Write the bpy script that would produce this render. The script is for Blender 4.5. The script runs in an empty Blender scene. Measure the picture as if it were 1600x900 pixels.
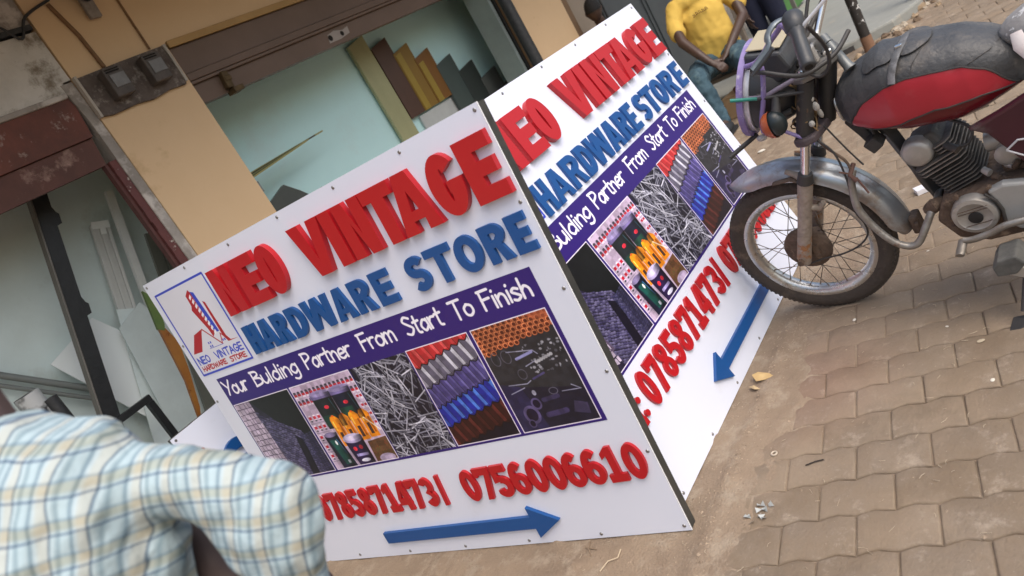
import bpy, bmesh, math, random
import numpy as np
from math import sin, cos, pi, radians, sqrt, atan2
from mathutils import Vector, Matrix
from mathutils.geometry import tessellate_polygon
random.seed(7); np.random.seed(7)
S = bpy.context.scene
COL = S.collection

# ------------------------------------------------------------------ camera
cam = bpy.data.cameras.new('camera'); camo = bpy.data.objects.new('camera', cam); COL.objects.link(camo)
R_ = Vector((0.47827771, -0.72852292, -0.49041288)); U_ = Vector((0.50627915, -0.22756311, 0.83180314)); F_ = Vector((0.71758753, 0.64611871, -0.2599976))
M = Matrix((R_, U_, -F_)).transposed().to_4x4(); M.translation = Vector((0, 0, 1.5)); camo.matrix_world = M
cam.sensor_width = 36; cam.lens = 1213.26/1600*36; cam.clip_start = 0.05; cam.clip_end = 400
cam.dof.use_dof = True; cam.dof.focus_distance = 2.9; cam.dof.aperture_fstop = 3.4
S.camera = camo
# ------------------------------------------------------------------ sky and sun
w = bpy.data.worlds.new('World'); S.world = w; w.use_nodes = True
nt = w.node_tree; bg = nt.nodes['Background']; sk = nt.nodes.new('ShaderNodeTexSky'); sk.sky_type = 'NISHITA'; sk.sun_disc = False
SUN_EL, SUN_ROT = radians(56), radians(200)
sk.sun_elevation = SUN_EL; sk.sun_rotation = SUN_ROT; sk.dust_density = 5; sk.air_density = 1.2
nt.links.new(sk.outputs[0], bg.inputs[0]); bg.inputs[1].default_value = 0.15
sl = bpy.data.lights.new('sun', 'SUN'); sl.energy = 0.95; sl.angle = radians(55); sl.color = (1, .975, .94)
so = bpy.data.objects.new('sun', sl); COL.objects.link(so)
sd = Vector((sin(SUN_ROT)*cos(SUN_EL), cos(SUN_ROT)*cos(SUN_EL), sin(SUN_EL)))
so.rotation_euler = sd.to_track_quat('Z', 'Y').to_euler(); so.location = (0, -3, 8)
S.view_settings.view_transform = 'Standard'; S.view_settings.look = 'None'; S.view_settings.exposure = 0.56; S.view_settings.gamma = 1

# ------------------------------------------------------------------ materials
def lin(c):
    if isinstance(c, str): c = tuple(int(c[i:i+2], 16)/255 for i in (0, 2, 4)); return tuple(x/12.92 if x <= .04045 else ((x+.055)/1.055)**2.4 for x in c)
    return c
MATS = {}
def mat(name, col, rough=.6, metal=0, col2=None, scale=6, amt=.5, bump=0, bscale=40, spec=.5, stain=None, stscale=2, stlo=.5, sthi=.62, coat=0):
    if name in MATS: return MATS[name]
    m = bpy.data.materials.new(name); m.use_nodes = True; n = m.node_tree.nodes; l = m.node_tree.links; b = n['Principled BSDF']
    c = lin(col); c2 = lin(col2) if col2 else tuple(x*.8 for x in c)
    tc = n.new('ShaderNodeTexCoord'); no = n.new('ShaderNodeTexNoise'); no.inputs['Scale'].default_value = scale; no.inputs['Detail'].default_value = 6; no.inputs['Roughness'].default_value = .65
    l.new(tc.outputs['Object'], no.inputs['Vector'])
    mr = n.new('ShaderNodeMapRange'); mr.inputs[1].default_value = .5-amt/2; mr.inputs[2].default_value = .5+amt/2; l.new(no.outputs[0], mr.inputs[0])
    mx = n.new('ShaderNodeMix'); mx.data_type = 'RGBA'; mx.inputs[6].default_value = (*c, 1); mx.inputs[7].default_value = (*c2, 1); l.new(mr.outputs[0], mx.inputs[0])
    out = mx.outputs[2]
    if stain:
        n2 = n.new('ShaderNodeTexNoise'); n2.inputs['Scale'].default_value = stscale; n2.inputs['Detail'].default_value = 10; n2.inputs['Roughness'].default_value = .7; l.new(tc.outputs['Object'], n2.inputs['Vector'])
        r2 = n.new('ShaderNodeMapRange'); r2.inputs[1].default_value = stlo; r2.inputs[2].default_value = sthi; l.new(n2.outputs[0], r2.inputs[0])
        m2 = n.new('ShaderNodeMix'); m2.data_type = 'RGBA'; l.new(r2.outputs[0], m2.inputs[0]); l.new(out, m2.inputs[6]); m2.inputs[7].default_value = (*lin(stain), 1); out = m2.outputs[2]
    l.new(out, b.inputs['Base Color'])
    b.inputs['Roughness'].default_value = rough; b.inputs['Metallic'].default_value = metal; b.inputs['Specular IOR Level'].default_value = spec; b.inputs['Coat Weight'].default_value = coat
    rr = n.new('ShaderNodeMapRange'); rr.inputs[3].default_value = max(0, rough-.1); rr.inputs[4].default_value = min(1, rough+.12); l.new(no.outputs[0], rr.inputs[0]); l.new(rr.outputs[0], b.inputs['Roughness'])
    if bump:
        nb = n.new('ShaderNodeTexNoise'); nb.inputs['Scale'].default_value = bscale; nb.inputs['Detail'].default_value = 8; l.new(tc.outputs['Object'], nb.inputs['Vector'])
        bp = n.new('ShaderNodeBump'); bp.inputs['Strength'].default_value = bump; bp.inputs['Distance'].default_value = .01; l.new(nb.outputs[0], bp.inputs['Height']); l.new(bp.outputs[0], b.inputs['Normal'])
    MATS[name] = m; return m

# ------------------------------------------------------------------ object helpers
def link(name, me, m=None, parent=None, smooth=False, loc=None):
    o = bpy.data.objects.new(name, me); COL.objects.link(o)
    if m is not None and me is not None and len(me.materials) == 0: me.materials.append(m)
    if parent is not None: o.parent = parent
    if loc is not None: o.location = loc
    if smooth and me is not None: me.polygons.foreach_set('use_smooth', [True]*len(me.polygons))
    return o
def tag(o, label=None, cat=None, group=None, kind=None):
    if label: o['label'] = label
    if cat: o['category'] = cat
    if group: o['group'] = group
    if kind: o['kind'] = kind
    return o
def thing(name, label, cat, loc=(0, 0, 0), group=None, mtx=None):
    o = bpy.data.objects.new(name, None); COL.objects.link(o); o.empty_display_size = .1
    if mtx is not None: o.matrix_world = mtx
    else: o.location = loc
    return tag(o, label, cat, group)
class MB:
    def __init__(s): s.v = []; s.f = []
    def add(s, vs, fs):
        k = len(s.v); s.v += [tuple(v) for v in vs]; s.f += [tuple(i+k for i in f) for f in fs]; return s
    def box(s, a, b, rz=0, tilt=None, piv=None):
        x0, y0, z0 = a; x1, y1, z1 = b
        vs = [Vector(p) for p in ((x0,y0,z0),(x1,y0,z0),(x1,y1,z0),(x0,y1,z0),(x0,y0,z1),(x1,y0,z1),(x1,y1,z1),(x0,y1,z1))]
        if rz or tilt:
            c = Vector(piv) if piv else sum(vs, Vector())/8
            Rm = Matrix.Rotation(rz, 3, 'Z')
            if tilt: Rm = Rm @ Matrix.Rotation(tilt[1], 3, tilt[0])
            vs = [Rm @ (v-c)+c for v in vs]
        return s.add(vs, [(0,3,2,1),(4,5,6,7),(0,1,5,4),(1,2,6,5),(2,3,7,6),(3,0,4,7)])
    def prism(s, pts, h0, h1, axis='z'):   # pts 2D polygon
        n = len(pts)
        def P(p, h): return {'z': (p[0], p[1], h), 'y': (p[0], h, p[1]), 'x': (h, p[0], p[1])}[axis]
        vs = [P(p, h0) for p in pts]+[P(p, h1) for p in pts]
        return s.add(vs, [tuple(range(n))[::-1], tuple(range(n, 2*n))]+[(i, (i+1) % n, n+(i+1) % n, n+i) for i in range(n)])
    def tube(s, path, r, n=10, caps=True, flat=1.0):
        P = [Vector(p) for p in path]; rs = r if isinstance(r, (list, tuple)) else [r]*len(P)
        t = [(P[min(i+1, len(P)-1)]-P[max(i-1, 0)]).normalized() for i in range(len(P))]
        a = Vector((0, 0, 1)) if abs(t[0].z) < .9 else Vector((1, 0, 0)); u = (a-t[0]*a.dot(t[0])).normalized(); vs = []
        for i, p in enumerate(P):
            u = (u-t[i]*u.dot(t[i])).normalized(); v = t[i].cross(u)
            for k in range(n):
                th = 2*pi*k/n; vs.append(p+(u*cos(th)*flat+v*sin(th))*rs[i])
        fs = [(i*n+k, i*n+(k+1) % n, (i+1)*n+(k+1) % n, (i+1)*n+k) for i in range(len(P)-1) for k in range(n)]
        if caps: fs += [tuple(range(n))[::-1], tuple((len(P)-1)*n+k for k in range(n))]
        return s.add(vs, fs)
    def lathe(s, prof, c=(0, 0, 0), axis='y', n=32, closed=False):   # prof: (radius, height along axis)
        c = Vector(c); vs = []
        for r, h in prof:
            for k in range(n):
                th = 2*pi*k/n
                vs.append(c+Vector({'z': (r*cos(th), r*sin(th), h), 'y': (r*cos(th), h, r*sin(th)), 'x': (h, r*cos(th), r*sin(th))}[axis]))
        m = len(prof); rng = range(m if closed else m-1)
        fs = [(i*n+k, i*n+(k+1) % n, ((i+1) % m)*n+(k+1) % n, ((i+1) % m)*n+k) for i in rng for k in range(n)]
        return s.add(vs, fs)
    def ell(s, c, r, n=16, mr=10, mtx=None):
        c = Vector(c); vs = []
        for i in range(mr+1):
            ph = pi*i/mr
            for k in range(n):
                th = 2*pi*k/n; v = Vector((r[0]*sin(ph)*cos(th), r[1]*sin(ph)*sin(th), r[2]*cos(ph)))
                if mtx is not None: v = mtx @ v
                vs.append(c+v)
        return s.add(vs, [(i*n+k, (i+1)*n+k, (i+1)*n+(k+1) % n, i*n+(k+1) % n) for i in range(mr) for k in range(n)])
    def mesh(s, name='m'):
        me = bpy.data.meshes.new(name); me.from_pydata([tuple(v) for v in s.v], [], s.f); me.validate()
        bm = bmesh.new(); bm.from_mesh(me); bmesh.ops.remove_doubles(bm, verts=bm.verts, dist=1e-6); bmesh.ops.recalc_face_normals(bm, faces=bm.faces); bm.to_mesh(me); bm.free()
        return me
    def build(s, name, m, parent=None, smooth=False, loc=None, bevel=0, angle=None):
        me = s.mesh(name); o = link(name, me, m, parent, smooth, loc)
        if smooth and angle is not None: me.set_sharp_from_angle(angle=radians(angle))
        elif smooth: me.set_sharp_from_angle(angle=radians(50))
        if bevel:
            b = o.modifiers.new('bevel', 'BEVEL'); b.width = bevel; b.segments = 2; b.limit_method = 'ANGLE'; b.angle_limit = radians(40)
        return o
def catmull(P, n=6, closed=False):
    P = [Vector(p) for p in P]; out = []; m = len(P)
    if m < 3: return P
    for i in range(m if closed else m-1):
        g = (lambda k: P[k % m]) if closed else (lambda k: P[max(0, min(m-1, k))])
        a, b, c, d = g(i-1), g(i), g(i+1), g(i+2)
        for k in range(n):
            t = k/n; out.append(.5*((2*b)+(-a+c)*t+(2*a-5*b+4*c-d)*t*t+(-a+3*b-3*c+d)*t**3))
    if not closed: out.append(P[-1])
    return out
def skin(name, nodes, edges, m, parent=None, sub=2, root=0, vox=.009, across=None, it=8, folds=None):
    """one continuous body surface: tapered limbs between joints, fused by a voxel remesh and smoothed.
    node radius: r or (half width across, half depth[, across direction])"""
    mb = MB(); ac0 = Vector(across) if across else Vector((.35, -.93, 0)); q = []
    for n in nodes:
        r = n[1]
        if isinstance(r, (int, float)): q.append((Vector(n[0]), r, r, ac0))
        else: q.append((Vector(n[0]), r[0], r[1], Vector(r[2]) if len(r) > 2 else ac0))
    K = 16
    for p, rx, ry, ac in q:
        a = ac.normalized(); u = Vector((0, 0, 1)) if abs(a.z) < .9 else Vector((1, 0, 0)); u = (u-a*u.dot(a)).normalized(); b = a.cross(u); rm = min(rx, ry)
        mb.ell(p, (1, 1, 1), K, 10, Matrix((a*rx, b*ry, u*rm)).transposed())
    for i, j in edges:
        (p0, x0, y0, a0), (p1, x1, y1, a1) = q[i], q[j]; d = (p1-p0)
        if d.length < 1e-5: continue
        t = d.normalized(); vs = []; L = 5
        for k in range(L+1):
            f = k/L; ac = a0.lerp(a1, f); ac = ac-t*ac.dot(t)
            if ac.length < .2: ac = t.orthogonal()
            ac.normalize(); bb = t.cross(ac); rx = x0+(x1-x0)*f; ry = y0+(y1-y0)*f; c = p0+d*f
            for h in range(K): th = 2*pi*h/K; vs.append(c+ac*(rx*cos(th))+bb*(ry*sin(th)))
        fs = [(k*K+h, k*K+(h+1) % K, (k+1)*K+(h+1) % K, (k+1)*K+h) for k in range(L) for h in range(K)]+[tuple(range(K))[::-1], tuple(L*K+h for h in range(K))]
        mb.add(vs, fs)
    me = bpy.data.meshes.new(name); me.from_pydata([tuple(v) for v in mb.v], [], mb.f); me.materials.append(m)
    bm = bmesh.new(); bm.from_mesh(me); bmesh.ops.recalc_face_normals(bm, faces=bm.faces); bm.to_mesh(me); bm.free()
    tmp = bpy.data.objects.new('tmp', me); COL.objects.link(tmp)
    r = tmp.modifiers.new('remesh', 'REMESH'); r.mode = 'VOXEL'; r.voxel_size = vox; r.use_smooth_shade = True
    s_ = tmp.modifiers.new('smooth', 'SMOOTH'); s_.factor = .5; s_.iterations = it
    dg = bpy.context.evaluated_depsgraph_get(); ev = tmp.evaluated_get(dg); nm = bpy.data.meshes.new_from_object(ev); nm.name = name
    bpy.data.objects.remove(tmp)
    if folds:
        tx_ = bpy.data.textures.new('folds', 'CLOUDS'); tx_.noise_scale = folds[1]; tx_.noise_depth = 1
        dm = None; o = link(name, nm, None, parent, True); dm = o.modifiers.new('folds', 'DISPLACE'); dm.texture = tx_; dm.strength = folds[0]; dm.mid_level = .5; dm.texture_coords = 'LOCAL'; return o
    return link(name, nm, None, parent, True)
def bmesh_layer(me):
    bm = bmesh.new(); bm.from_mesh(me); bm.verts.layers.skin.verify(); bm.to_mesh(me); bm.free()
# ------------------------------------------------------------------ ground, pavers, dust
PT = radians(9); er = Vector((cos(PT), sin(PT))); ea = Vector((-sin(PT), cos(PT))); PO = Vector((1.723, .725)); PR, PA = .1465, .2035
def noise2(x, y, s=1.0, o=0):
    from mathutils import noise
    return noise.noise(Vector((x*s+o, y*s-o, o*.37)))
def fbm(x, y, s): return noise2(x, y, s, 3)+.5*noise2(x, y, s*2.1, 9)+.25*noise2(x, y, s*4.3, 17)
def sst(a, b, x):
    t = max(0, min(1, (x-a)/(b-a))); return t*t*(3-2*t)
def sand_h(x, y):
    edge = 1.14+.10*noise2(x, y, 2.5, 5)+.05*noise2(x, y, 9, 8)
    d = sst(edge-.14, edge+.05, y)                              # soil beyond the last paver row
    bike = math.exp(-((x-3.35)/.75)**2-((y-1.2)/.42)**2)           # drifted sand round the front wheel
    far = sst(4.3, 5.6, x)*sst(.75, 1.25, y)
    cover = .5+.5*fbm(x, y, 2.2)
    h = -.0092+.0084*max(d, min(1, bike*1.3), far)*(.75+.5*cover)+.0040*fbm(x, y, 5)*(.55+.4*d)+.0012*noise2(x, y, 26, 2)
    h += .010*math.exp(-((y-1.235-.012*noise2(x, 0, 3))/.03)**2)*sst(0.8, 1.4, x)*(1-sst(2.6, 3.4, x))   # low ridge of mortar along the kerb line
    h += .004*max(0, fbm(x, y, 14)-.35)*d*6
    return h+.001*d
def sand_mesh(x0, x1, y0, y1, st, name, m, parent):
    nx = int((x1-x0)/st)+1; ny = int((y1-y0)/st)+1
    v = [(x0+i*st, y0+j*st, sand_h(x0+i*st, y0+j*st)) for j in range(ny) for i in range(nx)]
    f = [(j*nx+i, j*nx+i+1, (j+1)*nx+i+1, (j+1)*nx+i) for j in range(ny-1) for i in range(nx-1)]
    me = bpy.data.meshes.new(name); me.from_pydata(v, [], f); return link(name, me, m, parent, True)
m_sand = mat('sandy soil', (.29, .222, .158), .95, col2=(.215, .162, .118), scale=3.2, amt=.35, bump=.6, bscale=120, spec=.15, stain=(.32, .26, .195), stscale=9, stlo=.5, sthi=.62)
# dust film with a reddish patch where brick dust was spilled
def paver_mat():
    m = bpy.data.materials.new('dusty concrete paver'); m.use_nodes = True; n = m.node_tree.nodes; l = m.node_tree.links; b = n['Principled BSDF']
    g = n.new('ShaderNodeNewGeometry'); oi = n.new('ShaderNodeObjectInfo')
    def noise(sc, det=8, ro=.65):
        q = n.new('ShaderNodeTexNoise'); q.inputs['Scale'].default_value = sc; q.inputs['Detail'].default_value = det; q.inputs['Roughness'].default_value = ro; l.new(g.outputs['Position'], q.inputs['Vector']); return q.outputs[0]
    def rng(x, a, b_, c=0, d=1):
        q = n.new('ShaderNodeMapRange'); q.inputs[1].default_value = a; q.inputs[2].default_value = b_; q.inputs[3].default_value = c; q.inputs[4].default_value = d; l.new(x, q.inputs[0]); return q.outputs[0]
    def mix(f, a, c):
        q = n.new('ShaderNodeMix'); q.data_type = 'RGBA'; l.new(f, q.inputs[0])
        for k, v in ((6, a), (7, c)):
            if isinstance(v, tuple): q.inputs[k].default_value = (*v, 1)
            else: l.new(v, q.inputs[k])
        return q.outputs[2]
    base = mix(rng(oi.outputs['Random'], 0, 1), (.20, .152, .106), (.25, .192, .136))
    base = mix(rng(noise(4.5), .38, .62), base, (.235, .187, .140))
    base = mix(rng(noise(30, 10, .8), .5, .75, 0, .55), base, (.19, .14, .098))
    base = mix(rng(noise(9, 10, .75), .56, .68, 0, .8), base, (.36, .30, .235))
    base = mix(rng(noise(70, 4, .8), .64, .72, 0, .7), base, (.40, .34, .27))
    base = mix(rng(noise(1.7, 8, .7), .52, .66, 0, .45), base, (.14, .11, .082))
    base = mix(rng(noise(2.6, 6, .6), .50, .62, 0, .5), base, (.30, .235, .17))
    vm = n.new('ShaderNodeVectorMath'); vm.operation = 'DISTANCE'; l.new(g.outputs['Position'], vm.inputs[0]); vm.inputs[1].default_value = (2.3, 1.12, 0)
    f = rng(vm.outputs['Value'], .1, .42, .20, 0)
    base = mix(f, base, (.32, .165, .135))
    l.new(base, b.inputs['Base Color']); b.inputs['Roughness'].default_value = .93; b.inputs['Specular IOR Level'].default_value = .15
    bp = n.new('ShaderNodeBump'); bp.inputs['Strength'].default_value = .7; bp.inputs['Distance'].default_value = .006; l.new(noise(90, 8, .7), bp.inputs['Height']); l.new(bp.outputs[0], b.inputs['Normal'])
    return m
m_pav = paver_mat()
grd = tag(bpy.data.objects.new('ground', None), kind='structure'); COL.objects.link(grd)
sand_mesh(.6, 9.0, -1.2, 3.85, .02, 'sandy_soil', m_sand, grd)['kind'] = 'structure'
mb = MB(); mb.add([(-60, -60, -.025), (90, -60, -.025), (90, 90, -.025), (-60, 90, -.025)], [(0, 1, 2, 3)]); mb.build('outer_ground', m_sand, grd)['kind'] = 'structure'
# interlocking pavers: wavy long edges shared by neighbouring rows
def wav(t):
    f = (t*2) % 1; return .0062*(-1+2*(sst(.12, .42, f)-sst(.62, .92, f)))
def paver_mesh(k, half=None):
    g = .0022; n = 9; rs = random.Random(k)
    top = []; lo = -PA/2+g*.7; hi = PA/2-g*.7
    for i in range(n):
        a = lo+(hi-lo)*i/(n-1); top.append((-PR/2+g+wav((a+PA/2)/PA)+rs.uniform(-.0008, .0008), a))
    for i in range(n):
        a = hi+(lo-hi)*i/(n-1); top.append((PR/2-g+wav((a+PA/2)/PA+.5)+rs.uniform(-.0008, .0008), a))
    v = []; N = len(top); cx = sum(p[0] for p in top)/N; cy = 0
    for z, ins in ((-.05, 0), (-.006, 0), (-.0015, .0022), (0, .0065)):
        for p in top:
            d = Vector((p[0]-cx, p[1]-cy)); sx = max(0, 1-ins/(PR/2)); sy = max(0, 1-ins/(PA/2)); v.append((cx+d.x*sx, cy+d.y*sy, z+rs.uniform(-.0006, .0004)*(z > -.04)))
    f = [(r*N+i, r*N+(i+1) % N, (r+1)*N+(i+1) % N, (r+1)*N+i) for r in range(3) for i in range(N)]+[tuple(3*N+i for i in range(N))]
    me = bpy.data.meshes.new('paver'); me.from_pydata(v, [], f); me.materials.append(m_pav); me.polygons.foreach_set('use_smooth', [True]*len(me.polygons)); me.set_sharp_from_angle(angle=radians(60)); return me
pms = [paver_mesh(i) for i in range(6)]
camp = Vector((0, 0, 1.5)); cand = []
for r in range(-7, 52):
    for c in range(-10, 9):
        off = (.5 if r % 2 else 0)
        p = PO+er*(r*PR)+ea*((c+off+.5)*PA)
        if p.y > 1.27 or p.y < -1.15 or p.x < .7 or p.x > 8.9: continue
        if p.x > 5 and p.y > 1.15+.02*(p.x-5): continue
        q = Vector((p.x, p.y, 0))-camp; z = q.dot(F_); X = q.dot(R_)/z*1213; Y = -q.dot(U_)/z*1213
        vis = z > 0 and abs(X) < 830 and abs(Y) < 480
        cand.append((not vis, z, p, r))
cand.sort(key=lambda t: (t[0], t[1]))
stf = MB()
for i, (nv, z, p, r) in enumerate(cand):
    me = pms[i % 6]; rot = PT+random.uniform(-.008, .008); dz = random.uniform(-.0018, .0008)-.001
    if i < 295 and not nv:
        o = link('paver', me, None, grd); o.location = (p.x, p.y, dz); o.rotation_euler = (random.uniform(-.003, .003), random.uniform(-.003, .003), rot)
    else:
        c, s_ = cos(rot), sin(rot); stf.add([(p.x+v.co.x*c-v.co.y*s_, p.y+v.co.x*s_+v.co.y*c, v.co.z+dz) for v in me.vertices], [tuple(q.vertices) for q in me.polygons])
me = bpy.data.meshes.new('far_pavers'); me.from_pydata(stf.v, [], stf.f); o = link('far_pavers', me, m_pav, grd); o['kind'] = 'stuff'
# soil crumbs and pebbles along the sign feet and the kerb line
cr = MB(); rs = random.Random(3)
for i in range(2600):
    if rs.random() < .6: x = rs.uniform(1.2, 3.6); y = 1.18+abs(rs.gauss(0, .28))
    else: x = rs.uniform(1.2, 7.5); y = rs.uniform(.4, 2.6)
    if rs.random() < .35: y = 1.24+rs.gauss(0, .03)
    r = rs.uniform(.0012, .004)*(1 if rs.random() < .93 else 2.0); z = max(sand_h(x, y), -.002 if y < 1.15 else -9)
    a, b, c = r*rs.uniform(.7, 1.4), r*rs.uniform(.7, 1.4), r*.7
    cr.add([(x+a, y, z), (x, y+b, z), (x-a, y, z), (x, y-b, z), (x+r*.1, y, z+c)], [(0, 1, 4), (1, 2, 4), (2, 3, 4), (3, 0, 4)])
me = bpy.data.meshes.new('loose_grit'); me.from_pydata(cr.v, [], cr.f)
tag(link('loose_grit', me, mat('grit', (.42, .33, .24), .95, col2=(.2, .15, .11), scale=30, amt=.3, spec=.2)), 'scattered pale grit and soil crumbs lying on the pavers', 'grit', kind='stuff')

# ------------------------------------------------------------------ shop building
m_yel = mat('ochre painted plaster', (.64, .455, .27), .75, col2=(.60, .42, .245), scale=2.5, amt=.5, bump=.12, bscale=25, stain=(.36, .22, .10), stscale=1.7, stlo=.62, sthi=.8)
m_con = mat('raw cement plaster', (.34, .31, .28), .9, col2=(.22, .195, .17), scale=7, amt=.35, bump=.8, bscale=22, stain=(.5, .46, .42), stscale=5, stlo=.5, sthi=.6)
m_whp = mat('patchy white plaster', (.60, .58, .54), .85, col2=(.42, .40, .36), scale=4, amt=.4, bump=.5, bscale=18, stain=(.20, .17, .13), stscale=2.2, stlo=.50, sthi=.58)
m_redp = mat('peeling maroon paint', (.15, .038, .02), .6, col2=(.07, .025, .017), scale=5, amt=.4, bump=.5, bscale=14, stain=(.34, .27, .23), stscale=6, stlo=.58, sthi=.66)
m_brn = mat('brown painted steel lintel', (.145, .09, .062), .5, col2=(.11, .07, .048), scale=3, amt=.4, bump=.15, bscale=14, stain=(.25, .2, .17), stscale=4, stlo=.66, sthi=.8)
m_mint = mat('pale mint wall paint', (.58, .86, .87), .7, col2=(.54, .81, .82), scale=1.3, amt=.4, bump=.08, bscale=20, stain=(.54, .72, .72), stscale=1.4, stlo=.55, sthi=.8)
m_mint2 = mat('grubby mint wall', (.66, .78, .77), .8, col2=(.56, .65, .63), scale=2.2, amt=.45, bump=.15, bscale=20, stain=(.44, .48, .44), stscale=3.1, stlo=.58, sthi=.8)
m_dark = mat('dark grey steel', (.028, .03, .033), .45, .3, col2=(.05, .052, .055), scale=30, amt=.3, bump=.15, bscale=60, stain=(.2, .2, .2), stscale=38, stlo=.68, sthi=.73)
Y0 = 3.8
bld = thing('shop_building', 'ochre plastered shop front with two open bays and a brown lintel behind the sign boards', 'shop', (4, Y0, 0))
def bpart(name, mb, m, **k): return mb.build(name, m, bld, loc=(-4, -Y0, 0), **k)
wv = MB()                                                        # left pillar, slightly uneven left edge
def slab(pts, y0, y1): return MB().prism(pts, y0, y1, 'y')
bpart('pillar', slab([(2.235, 0), (2.80, 0), (2.80, 2.42), (2.80, 3.0), (2.215, 3.0), (2.225, 2.0)], 3.80, 4.05), m_yel)
bpart('pillar', slab([(6.13, 0), (6.90, 0), (6.885, 1.5), (6.90, 3.0), (6.10, 3.0)], 3.80, 4.05), m_yel)
bpart('wall_band', slab([(2.80, 2.43), (6.10, 2.43), (6.10, 3.0), (2.80, 3.0)], 3.803, 4.05), m_yel)
bpart('wall_lip', MB().box((2.803, 3.785, 2.40), (6.10, 3.80, 2.44)), mat('ochre lip', (.42, .26, .10), .7, bump=.3, bscale=20), bevel=.004)
# stepped steel lintel over the wide bay
bpart('lintel', MB().box((2.805, 3.812, 2.25), (6.10, 4.02, 2.40)), m_brn)
bpart('lintel_rail', MB().box((2.805, 3.80, 2.205), (6.10, 4.0, 2.247)).box((2.805, 3.806, 2.185), (6.10, 4.0, 2.203)), m_brn, bevel=.003)
bpart('lintel', MB().box((2.805, 3.83, 2.075), (6.10, 3.90, 2.183)), m_brn)
br = bpart('bracket', MB().box((3.0, 3.79, 2.09), (3.045, 3.83, 2.19), tilt=('Y', .15)).box((3.01, 3.775, 2.055), (3.085, 3.85, 2.085)).box((3.005, 3.785, 2.13), (3.05, 3.80, 2.16)), mat('rusty bracket', (.06, .04, .02), .7, .5, col2=(.16, .11, .05), scale=30, bump=.5), bevel=.004)
bpart('bolt_hole', MB().lathe([(.0, .0), (.02, 0)], (3.96, 3.8275, 2.13), 'y', 16).lathe([(.0, .0), (.017, 0)], (4.08, 3.8275, 2.13), 'y', 16), mat('hole black', (.01, .008, .006), .9))
bpart('filler_patch', MB().prism([(3.93, 2.10), (3.95, 2.155), (4.02, 2.165), (4.10, 2.15), (4.16, 2.16), (4.15, 2.115), (4.05, 2.10)], 3.8285, 3.829, 'y'), mat('filler', (.36, .32, .29), .8, bump=.4, bscale=40))
# cement strip and jambs of the left bay
bpart('cement_strip', slab([(2.185, 0), (2.233, 0), (2.223, 2.0), (2.213, 2.41), (2.15, 2.41), (2.17, 2.2), (2.17, 1.9)], 3.806, 3.98), m_con)
jb = MB()
for k in range(40):
    z = k*.05; dx = .012*noise2(k*.7, 3, 1)
    jb.box((2.13+dx, 3.815, z), (2.184, 3.86, z+.0499))
bpart('door_jamb', jb, mat('maroon jamb', (.13, .035, .03), .65, col2=(.09, .03, .03), scale=8, bump=.4, stain=(.5, .46, .4), stscale=16, stlo=.6, sthi=.66))
bpart('door_jamb', MB().box((2.112, 3.835, 0), (2.128, 3.875, 1.995)), mat('brown jamb', (.11, .04, .035), .6, bump=.4))
bpart('lintel', slab([(-.2, 2.34), (2.15, 2.345), (2.16, 2.30), (2.14, 2.14), (-.2, 2.14)], 3.815, 3.88), m_redp)
bpart('lintel', slab([(-.2, 2.137), (2.14, 2.137), (2.12, 1.995), (-.2, 1.995)], 3.832, 3.865), mat('maroon soffit', (.12, .038, .024), .6, col2=(.06, .024, .017), scale=4, bump=.5, bscale=12, stain=(.30, .19, .15), stscale=5, stlo=.56, sthi=.68))
bpart('plaster_band', slab([(-.2, 2.345), (2.15, 2.35), (2.17, 2.42), (2.214, 2.42), (2.21, 2.68), (-.2, 2.68)], 3.808, 4.1), m_whp)
bpart('plaster_ledge', MB().box((-.2, 3.80, 2.345), (2.15, 3.83, 2.372)), m_con, bevel=.006)
bpart('cable_duct', MB().box((-.2, 3.79, 2.69), (2.20, 3.84, 2.715)), m_dark)
bpart('wall_band', slab([(-.2, 2.715), (2.21, 2.715), (2.21, 3.0), (-.2, 3.0)], 3.809, 4.05), m_con)
# recesses behind both bays
bpart('back_wall', MB().box((2.55, 4.40, 0), (7.6, 4.5, 3.0)), m_mint)
bpart('back_wall', MB().box((-1.5, 4.46, 0), (2.549, 4.56, 3.0)), m_mint2)
bpart('partition', MB().box((2.545, 4.05, 0), (2.60, 4.399, 3.0)), m_mint2)
bpart('door_frame', MB().box((5.98, 3.83, 0), (6.098, 4.1, 3.0)), mat('brown ochre frame', (.30, .18, .09), .7, bump=.2))
bpart('door_frame', MB().box((5.945, 3.86, 0), (5.978, 4.1, 3.0)), mat('black frame', (.01, .01, .01), .5))
bpart('roller_channel', MB().box((5.90, 3.88, 0), (5.943, 4.1, 3.0)), mat('grey channel', (.32, .38, .36), .6))
bpart('floor_slab', MB().box((-.2, 3.78, 0), (6.9, 4.4, .12)), m_con)
bpart('canopy', MB().box((-2, 2.55, 2.86), (13, 3.79, 2.98)).box((-2, 3.79, 3.001), (13, 4.6, 3.12)), m_con)
bpart('upper_wall', MB().box((-2, 3.85, 3.12), (13, 4.6, 4.4)), m_yel)
bpart('wall_band', MB().box((-3.0, 3.8, 0), (-.2, 4.05, 3.0)), m_yel)
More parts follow.
